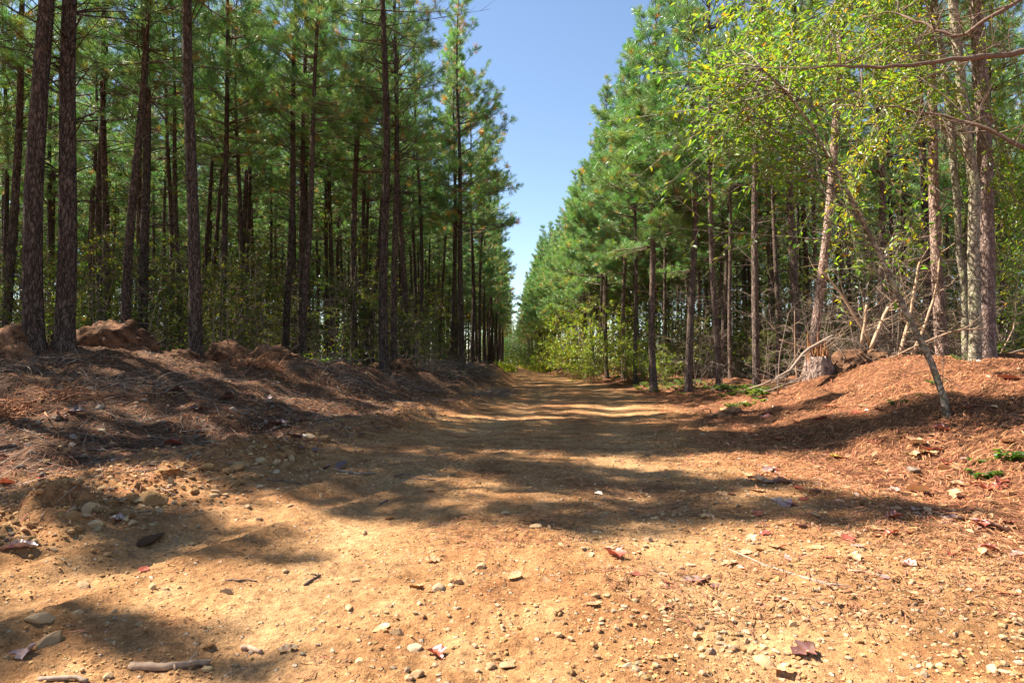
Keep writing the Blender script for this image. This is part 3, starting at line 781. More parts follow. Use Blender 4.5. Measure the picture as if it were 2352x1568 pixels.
for _ in range(60):   # where the track bends out of sight
    y = R.uniform(132, 160); x = R.uniform(-9, 10)
    if _ < 24: y = 131 + _ * .4; x = -2.6 + (_ * 5 % 24) * .28
    add_lod(x, y, LODS[4], R.uniform(.45, .72), R.uniform(0, 6.28))
o = ob('far_pine_forest', G.mesh('far_pine_forest', [M['pine_bark'], M['limb'], M['needle']]), label='far mass of pines closing the end of the track and the depth of both plantations', cat='forest', kind='stuff')

# ------------------------------------------------------------------ understory
def sap_proto(name, **kw):
    Tg, Cg = make_sapling(**kw)
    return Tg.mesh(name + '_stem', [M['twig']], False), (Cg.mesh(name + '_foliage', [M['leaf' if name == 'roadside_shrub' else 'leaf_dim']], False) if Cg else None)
SAP = [sap_proto('sapling', seed=500 + i, H=[4.2, 3.2, 5.0, 2.6, 3.8][i], stems=[2, 3, 1, 4, 2][i], n=[1500, 1300, 1900, 1100, 1300][i], autumn=[.1, .2, .08, .12, .45][i], spread=.5, leaf=.085, lo=.18) for i in range(5)]
BRIGHT = [sap_proto('roadside_shrub', seed=520 + i, H=[3.8, 4.6, 3.0, 2.4][i], stems=[4, 3, 5, 5][i], n=[2600, 3000, 2200, 1600][i], autumn=[.08, .1, .14, .08][i], spread=.52, leaf=.10, lo=.08) for i in range(4)]
BARE = [sap_proto('bare_shrub', seed=540 + i, H=[2.6, 3.4, 2.0, 4.0][i], stems=[4, 3, 5, 3][i], n=0, spread=.75, r0=.014, lo=.1, twigk=2.0, droop=.35) for i in range(4)]
def plant(name, pr, x, y, label, cat, group=None, s=1.0, rz=None):
    o = ob(name, None, label=label, cat=cat, group=group, loc=(x, y, tz(x, y) - .03), rot=(0, 0, R.uniform(0, 6.28) if rz is None else rz), scale=s)
    ob('stem', pr[0], o)
    if pr[1]: ob('foliage', pr[1], o)
    return o
for i in range(86):
    x = -R.uniform(2.9, 27); y = front_l(x) + 1.0 + R.gamma(1.7, 5.5)
    if abs(x / y) > .8: continue
    plant('sapling', SAP[i % 5], x, y, 'leafy hardwood sapling in the dim understory of the shaded plantation', 'sapling', 'saplings under the shaded pines', R.uniform(.6, 1.25))
for i in range(70):
    x = R.uniform(6.4, 27); y = front_r(x) + 1.0 + R.gamma(1.6, 5.0)
    if abs(x / y) > .8: continue
    plant('sapling', SAP[(i * 3) % 5], x, y, 'leafy hardwood sapling in the understory of the sunlit plantation', 'sapling', 'saplings under the sunlit pines', R.uniform(.55, 1.15))
for px, d, s, k in [(1240, 62, 1.1, 0), (1262, 52, 1.25, 1), (1285, 46, 1.3, 1), (1300, 40, 1.1, 2), (1322, 36, 1.2, 0), (1345, 39, 1.2, 1), (1352, 31, .8, 3), (1372, 34, 1.05, 0), (1410, 33, 1.0, 1), (1425, 27, .8, 2), (1300, 57, 1.3, 0), (1225, 78, 1.2, 1), (1212, 92, 1.1, 0), (1455, 31, .95, 0), (1490, 25, .7, 3), (1535, 23, .6, 3)]:
    plant('roadside_shrub', BRIGHT[k], X(px, d), d, 'bright yellow green shrub along the sunny edge of the track', 'shrub', 'bright shrubs along the sunny edge', s)
plant('sapling', SAP[2], X(290, 16.5), 16.5, 'yellow green sapling glowing between the branchy pine and the mound pine', 'sapling', None, 1.12)
plant('sapling', SAP[4], X(500, 15.5), 15.5, 'low sapling with yellow leaves beside the lone bank pine', 'sapling', None, .85)
plant('sapling', SAP[3], X(950, 21), 21, 'bright leafy sapling between the pines above the torn stump', 'sapling', None, .95)
for i, (px, d, s) in enumerate([(1640, 17, .8), (1760, 16, .8), (1920, 14.5, .9), (1980, 14, 1.0), (2040, 13.6, 1.0), (2090, 13.4, .9), (2200, 14.5, 1.1), (2330, 12.6, .9), (1840, 17, 1.0), (1600, 21, 1.0), (2060, 15, 1.2), (1960, 16, 1.2), (2240, 14.5, 1.2), (700, 21, .8), (560, 18, .8), (620, 20, .9), (990, 26, .8), (780, 19, .7)]):
    left = px < 1176
    plant('bare_shrub', BARE[i % 4], X(px, d), d, 'leafless grey twiggy shrub among the shaded trunks' if left else 'leafless twiggy shrub tangled on the sunny bank', 'bare shrub', 'bare shrubs in shade' if left else 'bare shrubs on the sunny bank', s * R.uniform(.85, 1.1))

# far thicket of leaves that closes the view between the trunks
G = Geo(); n = 270000
xs = np.concatenate([-R.uniform(3.5, 62, n // 2), R.uniform(6.0, 60, n // 2)]); ys = np.concatenate([front_l(xs[:n // 2]) + 9 + R.gamma(2.6, 9, n // 2), front_r(xs[n // 2:]) + 4 + R.gamma(2.2, 8, n // 2)])
cl = fbm(xs * .33, ys * .33, 77, 3); dist = np.hypot(xs, ys)
zz = np.clip(R.gamma(1.9, 1.0, n) * (1.0 + .9 * cl) * (1 + .022 * np.clip(dist - 25, 0, 40)), .03, 9)
keep = (np.abs(xs / ys) < 1.0) & (cl > -.26)
xs, ys, zz, cl, dist = xs[keep], ys[keep], zz[keep], cl[keep], dist[keep]; n = len(xs)
k_ = 6000; xs[:k_] = R.uniform(-7, 8, k_); ys[:k_] = R.uniform(124, 134, k_); zz[:k_] = np.abs(R.normal(0, 1.6, k_)); dist[:k_] = 128; cl[:k_] = .3
P = np.stack([xs, ys, terrain(xs, ys) + zz], 1)
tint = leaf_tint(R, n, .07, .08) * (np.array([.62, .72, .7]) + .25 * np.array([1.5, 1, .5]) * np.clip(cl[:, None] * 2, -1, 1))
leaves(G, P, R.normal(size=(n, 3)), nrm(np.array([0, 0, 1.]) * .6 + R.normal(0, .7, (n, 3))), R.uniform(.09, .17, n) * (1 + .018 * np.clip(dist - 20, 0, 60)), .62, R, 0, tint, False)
m = 5200; j = R.integers(0, n, m); A = P[j].copy(); A[:, 2] = terrain(A[:, 0], A[:, 1])
segs(G, A, P[j] * np.array([1, 1, 1.25]) + R.normal(0, .3, (m, 3)), .014, .004, 1)
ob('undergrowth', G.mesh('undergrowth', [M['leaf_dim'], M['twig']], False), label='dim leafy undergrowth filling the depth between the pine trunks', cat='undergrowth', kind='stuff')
# ------------------------------------------------------------------ the sunny bank: leaning sapling, hardwoods, overhanging limbs
def spray(T, C, rng, P, nb, reach, leaf, per, r0, autumn, droop, lo=.25, target=None, tone=(1, 1, 1)):
    """side branches with leaves along a stem path P"""
    pos = []; ax = []
    for k in range(nb):
        i = rng.uniform(lo, 1); b = lerp_path(P, np.array([i]))[0]
        if target is not None:
            g = target(rng); d = g - b; L = np.linalg.norm(d); up = -.18
        else:
            az = rng.uniform(0, 2 * PI); L = reach * rng.uniform(.4, 1.0) * (1.2 - .6 * i); d = np.array([math.cos(az), math.sin(az), rng.uniform(.0, .8)]); up = -droop
        Q = stem_path(rng, b, d, L, 9, up * rng.uniform(.4, 1.2), .07)
        tube(T, Q, np.linspace(r0, .0025, 9), 4, 0)
        m = max(3, int(L * 7)); ii = rng.uniform(.22, 1, m); A = lerp_path(Q, ii); tg = nrm(Q[-1] - Q[0])
        D = nrm(tg * .7 + rng.normal(0, .55, (m, 3)) + np.array([0, 0, -.15])); tl_ = rng.uniform(.18, .55, (m, 1)); B = A + D * tl_; B[:, 2] -= .12 * tl_[:, 0]
        segs(T, A, B, .0032, .0016, 0)
        for a, b2, dd in zip(A, B, D):
            q = int(per * rng.uniform(.6, 1.3)); f = np.linspace(.15, 1.05, q)[:, None]; sgn = np.where(np.arange(q) % 2, 1, -1)[:, None]
            sidev = nrm(np.cross(dd, [0, 0, 1.0]) + 1e-6)
            pos.append(a + (b2 - a) * f); ax.append(nrm(dd * .6 + sidev * sgn * .75 + rng.normal(0, .3, (q, 3)) + np.array([0, 0, -droop])))
    pos = np.concatenate(pos); ax = np.concatenate(ax); n = len(pos)
    leaves(C, pos, ax, nrm(np.array([0, 0, 1.]) + rng.normal(0, .5, (n, 3))), leaf * rng.uniform(.6, 1.15, n), .46, rng, 0, leaf_tint(rng, n, autumn) * np.array(tone), True)

rng = np.random.default_rng(61)
base = on_ground(2176, 956); D0 = base[1]
path = [(2176, 956, 0), (2168, 915, .02), (2140, 835, .05), (2085, 725, .1), (2030, 605, .1), (1975, 492, .05), (1920, 392, -.05), (1866, 290, -.2), (1800, 205, -.35), (1730, 140, -.55)]
sp = np.array([at(a, b, D0 + c) for a, b, c in path]); origin = base.copy()
T = Geo(); C = Geo()
P = sp - origin; P[0] += np.array([.01, 0, -.15])
tube(T, P, [.042, .036, .033, .030, .026, .022, .018, .014, .010, .006], 9, 0, (1, 1, 1), .06)
def tgt_a(r):
    px = r.uniform(1480, 1860); py = np.interp(px, [1480, 1600, 1960], [250, 180, 120]) + r.normal(0, 95)
    return at(px, np.clip(py, -60, 430), D0 + np.clip(r.normal(.4, .55), -.5, 2)) - origin
def tgt_b(r): return at(r.uniform(1960, 2120), r.uniform(330, 640), D0 + r.normal(.2, .6)) - origin
spray(T, C, rng, P, 44, 1, .088, 6, .009, .05, .25, .48, tgt_a)
spray(T, C, rng, P, 8, 1, .085, 4, .007, .10, .1, .35, tgt_b)
# bare lower twigs
for _ in range(9):
    b = lerp_path(P, np.array([rng.uniform(.12, .5)]))[0]; Q = stem_path(rng, b, rng.normal(0, 1, 3) + np.array([0, 0, .5]), rng.uniform(.3, .9), 6, -.1, .1)
    tube(T, Q, np.linspace(.006, .002, 6), 4, 0)
o = ob('leaning_sapling', None, label='thin grey sapling leaning over the needle bank, arching towards the track with yellow green leaves', cat='sapling', loc=origin)
ob('stem', T.mesh('leaning_stem', [M['grey_bark']]), o); ob('foliage', C.mesh('leaning_foliage', [M['leaf']], False), o)

def hardwood(path, rad, label, nb, reach, leaf, per, autumn, seed, extra=(), lo=.68):
    rng = np.random.default_rng(seed); T = Geo(); C = Geo()
    w = np.array([at(a, b, d) for a, b, d in path]); org = w[0].copy(); org[2] = tz(org[0], org[1])
    P = w - org; P[0, 2] = -.3
    s = np.linspace(0, 1, len(P)); ss_ = np.linspace(0, 1, 26)
    PP = np.stack([np.interp(ss_, s, P[:, j]) for j in range(3)], 1); PP[1:-1] += rng.normal(0, .012, (24, 3))
    tube(T, PP, np.interp(ss_, s, rad), 12, 0, (1, 1, 1), .04)
    spray(T, C, rng, PP, nb, reach, leaf, per, .011, autumn, .2, lo)
    for tgt, k in extra: spray(T, C, rng, PP, k, 1, leaf, per, .012, autumn, .15, .35, (lambda r, t=tgt: t(r) - org))
    o = ob('hardwood_tree', None, label=label, cat='tree', loc=org)
    ob('trunk', T.mesh('hardwood_trunk', [M['grey_bark']]), o); ob('crown', C.mesh('hardwood_crown', [M['leaf']], False), o)
hardwood([(2240, 845, 11.6), (2240, 700, 11.6), (2236, 420, 11.6), (2210, 240, 11.5), (2190, 0, 11.4), (2165, -300, 11.2), (2140, -600, 11)], [.11, .095, .088, .08, .072, .05, .02],
         'mottled grey green hardwood trunk with a kink, standing against the thickest sunlit pine', 26, 2.6, .10, 7, .08, 71,
         [((lambda r: at(r.uniform(1560, 2060), r.uniform(-160, 110), 9.8 + r.normal(0, .9))), 34), ((lambda r: at(r.uniform(2280, 2460), r.uniform(420, 760), 13.4 + r.normal(0, .6))), 10)])
hardwood([(2222, 835, 12.2), (2214, 650, 12.2), (2198, 500, 12.2), (2186, 300, 12.2), (2160, 100, 12.1), (2120, -200, 12.0), (2090, -450, 12)], [.07, .062, .058, .055, .045, .03, .012],
         'slim pale hardwood stem curving up just beside the mottled one', 16, 2.0, .115, 5, .16, 72,
         [((lambda r: at(r.uniform(1860, 2090), r.uniform(120, 560), 12.5 + r.normal(0, .6))), 18)])
hardwood([(2420, 860, 13.6), (2425, 600, 13.6), (2440, 300, 13.6), (2455, -100, 13.6), (2440, -400, 13.6)], [.07, .06, .05, .035, .015],
         'leafy hardwood at the picture edge past the thickest sunlit pine', 18, 2.0, .12, 6, .2, 73,
         [((lambda r: at(r.uniform(2230, 2420), r.uniform(420, 800), 13.2 + r.normal(0, .5))), 14)])

# a pine beside the frame whose long dead limbs cross the view
rng = np.random.default_rng(67)
Tg, Cg = make_pine(seed=340, H=15, cb=7.5, spread=2.0, r0=.14, K=26, dead=.6, dead_from=3.5, sides=16)
bx, by = 7.0, 6.4; org = np.array([bx, by, tz(bx, by)])
o = ob('pine_tree', None, label='pine beside the frame whose long reddish dead limbs cross in front of the sunny bank', cat='pine tree', group=RIGHT_G, loc=org)
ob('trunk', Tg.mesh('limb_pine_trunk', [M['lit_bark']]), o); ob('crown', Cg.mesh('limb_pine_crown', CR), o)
def limb(path, r0, r1, twigs):
    L = Geo(); w = np.array([at(a, b, d) for a, b, d in path]) - org
    w = np.concatenate([np.array([[0, 0, w[0, 2] - .25]]), w]); n = 22; s = np.linspace(0, 1, len(w)); q = np.linspace(0, 1, n)
    P = np.stack([np.interp(q, s, w[:, j]) for j in range(3)], 1); P[1:] += rng.normal(0, .012, (n - 1, 3))
    tube(L, P, np.linspace(r0, r1, n), 8, 0, (1, 1, 1), .06)
    for _ in range(twigs):
        b = lerp_path(P, np.array([rng.uniform(.25, 1)]))[0]; T2 = stem_path(rng, b, rng.normal(0, 1, 3) * np.array([1, .6, 1]) + np.array([-.5, 0, .2]), rng.uniform(.25, .95), 7, rng.uniform(-.4, .3), .12)
        tube(L, T2, np.linspace(.007, .0022, 7), 4, 0)
        m = 5; ii = rng.uniform(.2, 1, m); A = lerp_path(T2, ii); segs(L, A, A + nrm(rng.normal(size=(m, 3))) * rng.uniform(.08, .35, (m, 1)), .003, .0015, 0)
    ob('dead_limb', L.mesh('dead_limb', [M['limb']]), o)
limb([(2420, 100, 6.4), (2352, 116, 6.4), (2250, 132, 6.3), (2150, 142, 6.3), (2050, 152, 6.2), (1960, 155, 6.2), (1860, 153, 6.1)], .038, .007, 16)
limb([(2420, 372, 6.6), (2352, 343, 6.6), (2270, 300, 6.7), (2200, 272, 6.8), (2120, 257, 6.9), (2030, 250, 7.0), (1960, 243, 7.1)], .030, .005, 16)
limb([(2400, -40, 6.2), (2200, 90, 6.4), (2120, 55, 6.6), (2060, 30, 6.8), (1980, 35, 7)], .024, .005, 12)

# splintered stump and its torn root ball
rng = np.random.default_rng(68)
sb = on_ground(1872, 872); sb = np.array([X(1880, 11.9), 11.9, 0]); sb[2] = tz(sb[0], sb[1]) + .10
o = ob('splintered_stump', None, label='snapped pine stump with raw orange splinters on the sunny bank', cat='stump', loc=sb, rot=(0, -.06, 0))
n = 40; a = np.linspace(0, 2 * PI, n, endpoint=False); jag = (.62 - .42 * np.clip(np.cos(a + PI / 2 - .5) * 1.3, -.3, 1)) * 1.15 * np.array([rng.uniform(.30, .52) + .16 * math.sin(x * 2 + 2) + (.16 if rng.random() < .16 else 0) for x in a])
rr = .19 * (1 + .10 * np.sin(3 * a + 1) + .05 * rng.normal(size=n)); G = Geo(); rows = []
for h, k in ((-.2, 1.35), (0, 1.25), (.12, 1.06), (.22, 1.0)): rows.append(np.stack([np.cos(a) * rr * k, np.sin(a) * rr * k, np.full(n, h)], 1))
rows.append(np.stack([np.cos(a) * rr * .98, np.sin(a) * rr * .98, jag * .8], 1))
V = np.concatenate(rows); i = np.arange(4)[:, None] * n; j = np.arange(n)[None]; k = (j + 1) % n
G.add(V, None, np.stack([i + j, i + k, i + n + k, i + n + j], -1).reshape(-1, 4), 0)
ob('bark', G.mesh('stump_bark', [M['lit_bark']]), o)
G = Geo()
for q in range(46):
    an = rng.uniform(0, 2 * PI); r_ = .165 * math.sqrt(rng.random()); b = np.array([math.cos(an) * r_, math.sin(an) * r_, .0]); h = rng.uniform(.22, .5) + (.2 if rng.random() < .12 else 0)
    if b[1] < -.05: h *= .8
    w = rng.uniform(.018, .04); tip = b + np.array([rng.normal(0, .03), rng.normal(0, .03), h])
    tube(G, [b, b * .6 + tip * .4, b * .2 + tip * .8, tip], [w, w * .95, w * .6, .003], 5, 0, rng.uniform(.75, 1.3) * np.array([1, rng.uniform(.85, 1.1), rng.uniform(.7, 1.1)]))
ob('splintered_wood', G.mesh('stump_wood', [M['heart']], False), o)

def root_mound(x, y, size, label, seed, roots=40, rmat='twig', flat=.8, sink=.25, mat='earth', rl=1.0):
    rng = np.random.default_rng(seed); z = tz(x, y); vs = []; fs = []; o_ = 0
    for q in range(9):     # a heap of torn clods, welded by roots
        v, f = lumpy(rng, 4, .45, 2.3); v *= 1 + .16 * np.abs(fbm(v[:, 0] * 7 + v[:, 2] * 6, v[:, 1] * 7 - v[:, 2] * 5, seed + q, 4))[:, None]
        k = rng.uniform(.35, .68) if q else .72
        c_ = np.array([rng.normal(0, .42), rng.normal(0, .35), 0]) if q else np.zeros(3); c_ = np.clip(c_, -.85, .85)
        h = max(.12, 1 - np.hypot(c_[0], c_[1])) * rng.uniform(.6, 1.15)
        v = v * k * np.array([1, 1, .9]) + c_ + np.array([0, 0, h * .75 - k * .35]); v = v * np.array(size) * np.array([1, 1, flat * 1.25])
        v[:, 2] += terrain(x + v[:, 0], y + v[:, 1]) - z - .06
        vs.append(v); fs.append(f + o_); o_ += len(v)
    v = np.concatenate(vs); f = np.concatenate(fs)
    o = ob('root_mound', None, label=label, cat='earth mound', loc=(x, y, z))
    G = Geo(); G.add(v, f, None, 0, np.clip(1 + 1.5 * fbm(v[:, 0] * 9 + v[:, 2] * 5, v[:, 1] * 9 + v[:, 2] * 8, seed, 4)[:, None] + rng.normal(0, .15, (len(v), 1)), .35, 2.1) * np.ones((1, 3))); ob('soil', G.mesh('mound_soil', [M[mat]]), o)
    G = Geo()
    for _ in range(roots * 2):
        b = v[rng.integers(len(v))]
        if b[2] < .02: continue
        d = nrm(b * np.array([1, 1, .7])) * .6 + rng.normal(0, .7, 3); Q = stem_path(rng, b * .93, d, rng.uniform(.12, .5) * rl, 7, rng.uniform(-.6, .2), .2); tube(G, Q, np.linspace(rng.uniform(.005, .017), .003, 7), 4, 0, rng.uniform(.5, 1.6) * np.ones(3))
    ob('root', G.mesh('mound_root', [M[rmat]]), o)
    return o
root_mound(X(1950, 12.1), 12.05, (.34, .32, .30), 'torn root ball of brown earth and roots against the splintered stump', 81, 70, 'limb', .9, .2, 'earth', .9)
root_mound(X(2000, 12.3), 12.2, (.36, .3, .17), 'low lump of dry earth and rootlets spilling beside the torn root ball', 82, 46, 'limb', .9, .25, 'earth')
root_mound(X(268, 11.3), 11.3, (.62, .5, .42), 'largest root mound of red brown earth between the dark pines', 83, 60, 'limb', .9, .22)
root_mound(X(330, 11.9), 11.9, (.4, .4, .26), 'lower shoulder of earth leaning against the largest root mound', 84, 24)
root_mound(X(520, 13.0), 13.0, (.42, .4, .34), 'dark root mound right behind the lone bank pine', 85, 40, 'limb')
root_mound(X(620, 13.6), 13.6, (.52, .42, .34), 'dark shaggy root mound in front of the pale edged pine', 86, 60, 'limb')
root_mound(X(10, 10.2), 10.2, (.5, .4, .38), 'dark root mound cut by the picture edge at the foot of the stoutest pines', 87, 40, 'limb')
root_mound(X(420, 11.4), 11.4, (.3, .26, .17), 'small clay hump at the foot of the lone bank pine', 88, 10)
root_mound(X(918, 18.2), 18.2, (.42, .4, .36), 'torn stump and orange earth just past the front bank pine', 89, 40, 'limb')
root_mound(X(1655, 10.8), 10.6, (.34, .26, .13), 'small tuft of straw and earth at the track edge below the fallen branch', 90, 60, 'straw', .8, .3, 'earth', .8)

# broken tan saplings behind the root ball, fallen grey branches
rng = np.random.default_rng(69)
def stick(path, r0, r1, label, mat='pale_wood', name='broken_sapling', cat='broken sapling', twigs=4, tl=.35, group=None, sides=8, rings=None):
    T = Geo(); w = np.array(path, float); org = w[0].copy(); P = w - org; n = rings or max(8, len(P) * 3); s = np.linspace(0, 1, len(P)); q = np.linspace(0, 1, n)
    PP = np.stack([np.interp(q, s, P[:, j]) for j in range(3)], 1); PP[1:-1] += rng.normal(0, r0 * .12, (n - 2, 3))
    tube(T, PP, np.linspace(r0, r1, n), sides, 0, (1, 1, 1), .06 if rings is None else .03)
    for _ in range(twigs):
        b = lerp_path(PP, np.array([rng.uniform(.2, 1)]))[0]; d = nrm(PP[-1] - PP[0]) * .7 + rng.normal(0, .6, 3); d[2] = abs(d[2]) * .7
        Q = stem_path(rng, b, d, tl * rng.uniform(.4, 1.2), 6, rng.uniform(-.3, .3), .12); tube(T, Q, np.linspace(min(r1 * .6, .007) + .001, .0016, 6), 4, 0)
    return ob(name, T.mesh(name, [M[mat]]), label=label, cat=cat, group=group, loc=org)
for (p, r0, r1, lab) in [
    ([at(2000, 800, 12.4), at(2024, 740, 12.5), at(2040, 705, 12.5)], .035, .028, 'short thick broken sapling with a blunt tan end behind the root ball'),
    ([at(2066, 815, 12.6), at(2088, 735, 12.7), at(2104, 640, 12.8), at(2112, 600, 12.8)], .034, .018, 'tall tan broken sapling standing nearly upright behind the root ball'),
    ([at(2095, 815, 12.5), at(2125, 745, 12.6), at(2150, 665, 12.7), at(2162, 560, 12.8)], .030, .014, 'tan broken sapling leaning away from the stump, thinnest at its long tip'),
    ([at(1978, 790, 12.2), at(1986, 745, 12.2), at(1990, 700, 12.2)], .026, .022, 'short broken sapling stub directly above the root ball'),
    ([at(2000, 790, 12.6), at(1960, 720, 12.7), at(1925, 665, 12.8), at(1880, 615, 12.9)], .034, .012, 'tan broken sapling leaning back over the stump towards the track')]:
    stick(p, r0, r1, lab, twigs=9, tl=.8)
def gpt(px, py, h=.02):
    g = on_ground(px, py); g[2] += h; return g
stick([gpt(1702, 900), at(1760, 880, 11.4), at(1815, 850, 11.5), at(1850, 805, 11.6), at(1912, 772, 11.8)], .012, .032, 'long grey fallen branch running from the needle edge up onto the stump', 'twig', 'fallen_branch', 'branch', 10, .6)
stick([gpt(1745, 905), at(1800, 885, 11.2), at(1850, 862, 11.4)], .008, .016, 'thin grey fallen branch forking below the long one', 'twig', 'fallen_branch', 'branch', 7, .5)
stick([at(2010, 842, 11.9), at(2080, 805, 11.6), at(2150, 775, 11.5), at(2200, 757, 11.4), at(2265, 755, 11.3)], .016, .012, 'pale fallen branch crossing behind the leaning sapling', 'pale_wood', 'fallen_branch', 'branch', 7, .6)
stick([at(1790, 780, 12), at(1850, 800, 12), at(1900, 830, 11.9)], .008, .016, 'thin tan broken branch pointing at the stump', 'pale_wood', 'fallen_branch', 'branch', 4, .4)
for k in range(11):   # bleached bare branches standing about the stump
    px = rng.uniform(1760, 2330); py = rng.uniform(760, 840); d = rng.uniform(11.6, 13.5); a = at(px, py, d); L = rng.uniform(.6, 1.7); az = rng.uniform(-1, 1)
    b = a + np.array([math.sin(az) * L, rng.uniform(-.3, .3) * L, L * rng.uniform(.25, .8)])
    a[2] = tz(a[0], a[1])
    stick([a, (a + b) / 2 + rng.normal(0, .08, 3), b], rng.uniform(.009, .018), .004, 'bleached bare branch stuck in the tangle behind the splintered stump', 'pale_wood' if k % 3 else 'twig', 'bare_branch', 'branch', 8, .6, 'bare branches about the stump')
# ------------------------------------------------------------------ brush heaps
def brush(x, y, size, n, label, seed, leafy=0, mat='twig'):
    rng = np.random.default_rng(seed); G = Geo()
    for _ in range(n):
        p = np.clip(rng.normal(0, .42, 3), -.85, .85) * np.array(size); L = rng.uniform(.3, 1.1) * max(size[:2]) * .7; az = rng.uniform(0, 2 * PI)
        p[2] = tz(x + p[0], y + p[1]) - tz(x, y) + abs(p[2]) * max(0, 1 - np.hypot(p[0] / size[0], p[1] / size[1]) * .6)
        Q = stem_path(rng, p, (math.cos(az), math.sin(az), rng.normal(.12, .3)), L, 6, rng.uniform(-.5, .1), .12)
        tube(G, Q, np.linspace(rng.uniform(.004, .014), .002, 6), 4, 0, rng.uniform(.7, 1.4) * np.ones(3))
        m = 3; A = lerp_path(Q, rng.uniform(.2, 1, m)); segs(G, A, A + nrm(rng.normal(size=(m, 3))) * rng.uniform(.05, .3, (m, 1)), .003, .0015, 0)
    o = ob('brush_heap', None, label=label, cat='brush heap', loc=(x, y, tz(x, y)))
    ob('branch_tangle', G.mesh('branch_tangle', [M[mat]]), o)
    if leafy:
        C = Geo(); p = rng.normal(0, .5, (leafy, 3)) * np.array(size); p[:, 2] = np.abs(p[:, 2]) + .03 + terrain(x + p[:, 0], y + p[:, 1]) - tz(x, y)
        leaves(C, p, rng.normal(size=(leafy, 3)), nrm(np.array([0, 0, 1.]) + rng.normal(0, .5, (leafy, 3))), rng.uniform(.05, .1, leafy), .5, rng, 0, leaf_tint(rng, leafy, .1), False); ob('foliage', C.mesh('brush_foliage', [M['leaf']], False), o)
brush(X(745, 15.5), 15.5, (.95, .7, .35), 120, 'grey brush heap with green leaves between the shaggy mound and the front bank pine', 91, 260)
brush(X(985, 19.5), 19.5, (1.0, .7, .42), 130, 'brush heap of dark branches right beside the torn stump', 92, 60)
brush(X(1055, 21.5), 21.5, (1.2, .8, .42), 150, 'long low brush heap along the shaded bank beside the track', 93, 40)
brush(X(1105, 24.5), 24.5, (.9, .8, .35), 90, 'last brush heap on the shaded bank before the track runs out of view', 94, 30)
brush(X(95, 9.6), 9.6, (.8, .5, .2), 50, 'scatter of dark branches under the stoutest pines', 95)
brush(X(30, 7.4), 7.3, (.55, .4, .14), 110, 'dark heap of twigs and straw at the picture edge on the shaded slope', 96, 0, 'straw')
brush(X(780, 12.8), 12.7, (.9, .5, .16), 80, 'dark twigs and straw strewn on the crest before the grey brush heap', 100)
brush(X(300, 9.0), 9.0, (.9, .5, .12), 70, 'loose twigs and roots on the slope below the largest root mound', 101)
brush(X(150, 8.2), 8.2, (.6, .4, .10), 60, 'thin brown twigs in the middle of the shaded slope', 102, 0, 'straw')
brush(X(930, 15.0), 15.0, (.7, .5, .13), 70, 'pale twigs around the foot of the front bank pine', 103)
brush(X(1160, 20.5), 20.4, (.5, .6, .14), 50, 'straggling twigs on the bank edge next to the far track', 104)
brush(X(1130, 17.5), 17.4, (.55, .5, .16), 70, 'sparse pale sticks where the shaded bank drops to the track', 97)
brush(X(600, 12.0), 11.9, (.55, .35, .13), 90, 'small mat of dry straw and twigs before the shaggy mound', 98, 0, 'straw')

# ------------------------------------------------------------------ litter nobody could count
def slope_pts(x, y): return np.stack([x, y, terrain(x, y)], 1)
def straw(n, xf, name, label, mat, lmin, lmax, w, tint, seed, arch=.012):
    rng = np.random.default_rng(seed); x, y = xf(rng, n); n = len(x)
    az = rng.normal(.5, 1.1, n); L = rng.uniform(lmin, lmax, n); dx = np.cos(az) * L / 2; dy = np.sin(az) * L / 2
    A = slope_pts(x - dx, y - dy); B = slope_pts(x + dx, y + dy); A[:, 2] += rng.uniform(.001, .012, n); B[:, 2] += rng.uniform(.001, .014, n)
    Mi = (A + B) / 2; Mi[:, 2] = np.maximum(Mi[:, 2], terrain(x, y) + .003) + rng.uniform(0, arch, n)
    s = np.stack([-np.sin(az), np.cos(az), rng.normal(0, .3, n)], 1) * (w * (1 + .12 * y))[:, None] * .5
    v = np.stack([A, Mi + s, B, Mi - s], 1).reshape(-1, 3); q = np.arange(n)[:, None] * 4 + np.array([[0, 1, 2, 3]])
    c = np.repeat(np.array(tint) * rng.uniform(.35, 1.75, (n, 1)) * rng.uniform(.85, 1.15, (n, 3)), 4, 0)
    G = Geo(); G.add(v, None, q, 0, c)
    ob(name, G.mesh(name, [M[mat]], False), label=label, cat='litter', kind='stuff')
def reg_right(rng, n):
    y = 1.6 + rng.gamma(2.2, 2.6, n); x = edge_r(y) + rng.normal(.0, .55, n) * (rng.random(n) < .35) + rng.uniform(-.5, 7.5, n)
    k = (np.abs(x) < .85 * y + .5) & (y < 20); return x[k], y[k]
def reg_left(rng, n):
    y = 2.4 + rng.gamma(3.0, 2.6, n); x = edge_l(y) - rng.gamma(1.6, 2.0, n) + .2
    k = (np.abs(x) < .85 * y + .5) & (y < 26); return x[k], y[k]
def reg_road(rng, n):
    y = 1.2 + rng.gamma(1.5, 1.9, n); k = rng.random(n); x = edge_l(y) + (edge_r(y) - edge_l(y)) * k ** .6
    g = fbm(x * 1.1, y * 1.1, 44, 3) + .25 * (k - .5); m = (g > .02) & (y < 14); return x[m], y[m]
W0 = np.float64(.0036)
straw(70000, reg_right, 'pine_straw_litter', 'red brown pine straw carpeting the sunny bank', 'straw', .07, .17, W0, (1, .95, .9), 1, .02)
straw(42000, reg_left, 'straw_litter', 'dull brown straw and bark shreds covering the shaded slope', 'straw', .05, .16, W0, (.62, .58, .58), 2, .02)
straw(16000, reg_road, 'needle_litter', 'loose dry needles lying on the dirt track', 'straw', .05, .13, W0, (.95, .95, .95), 3)
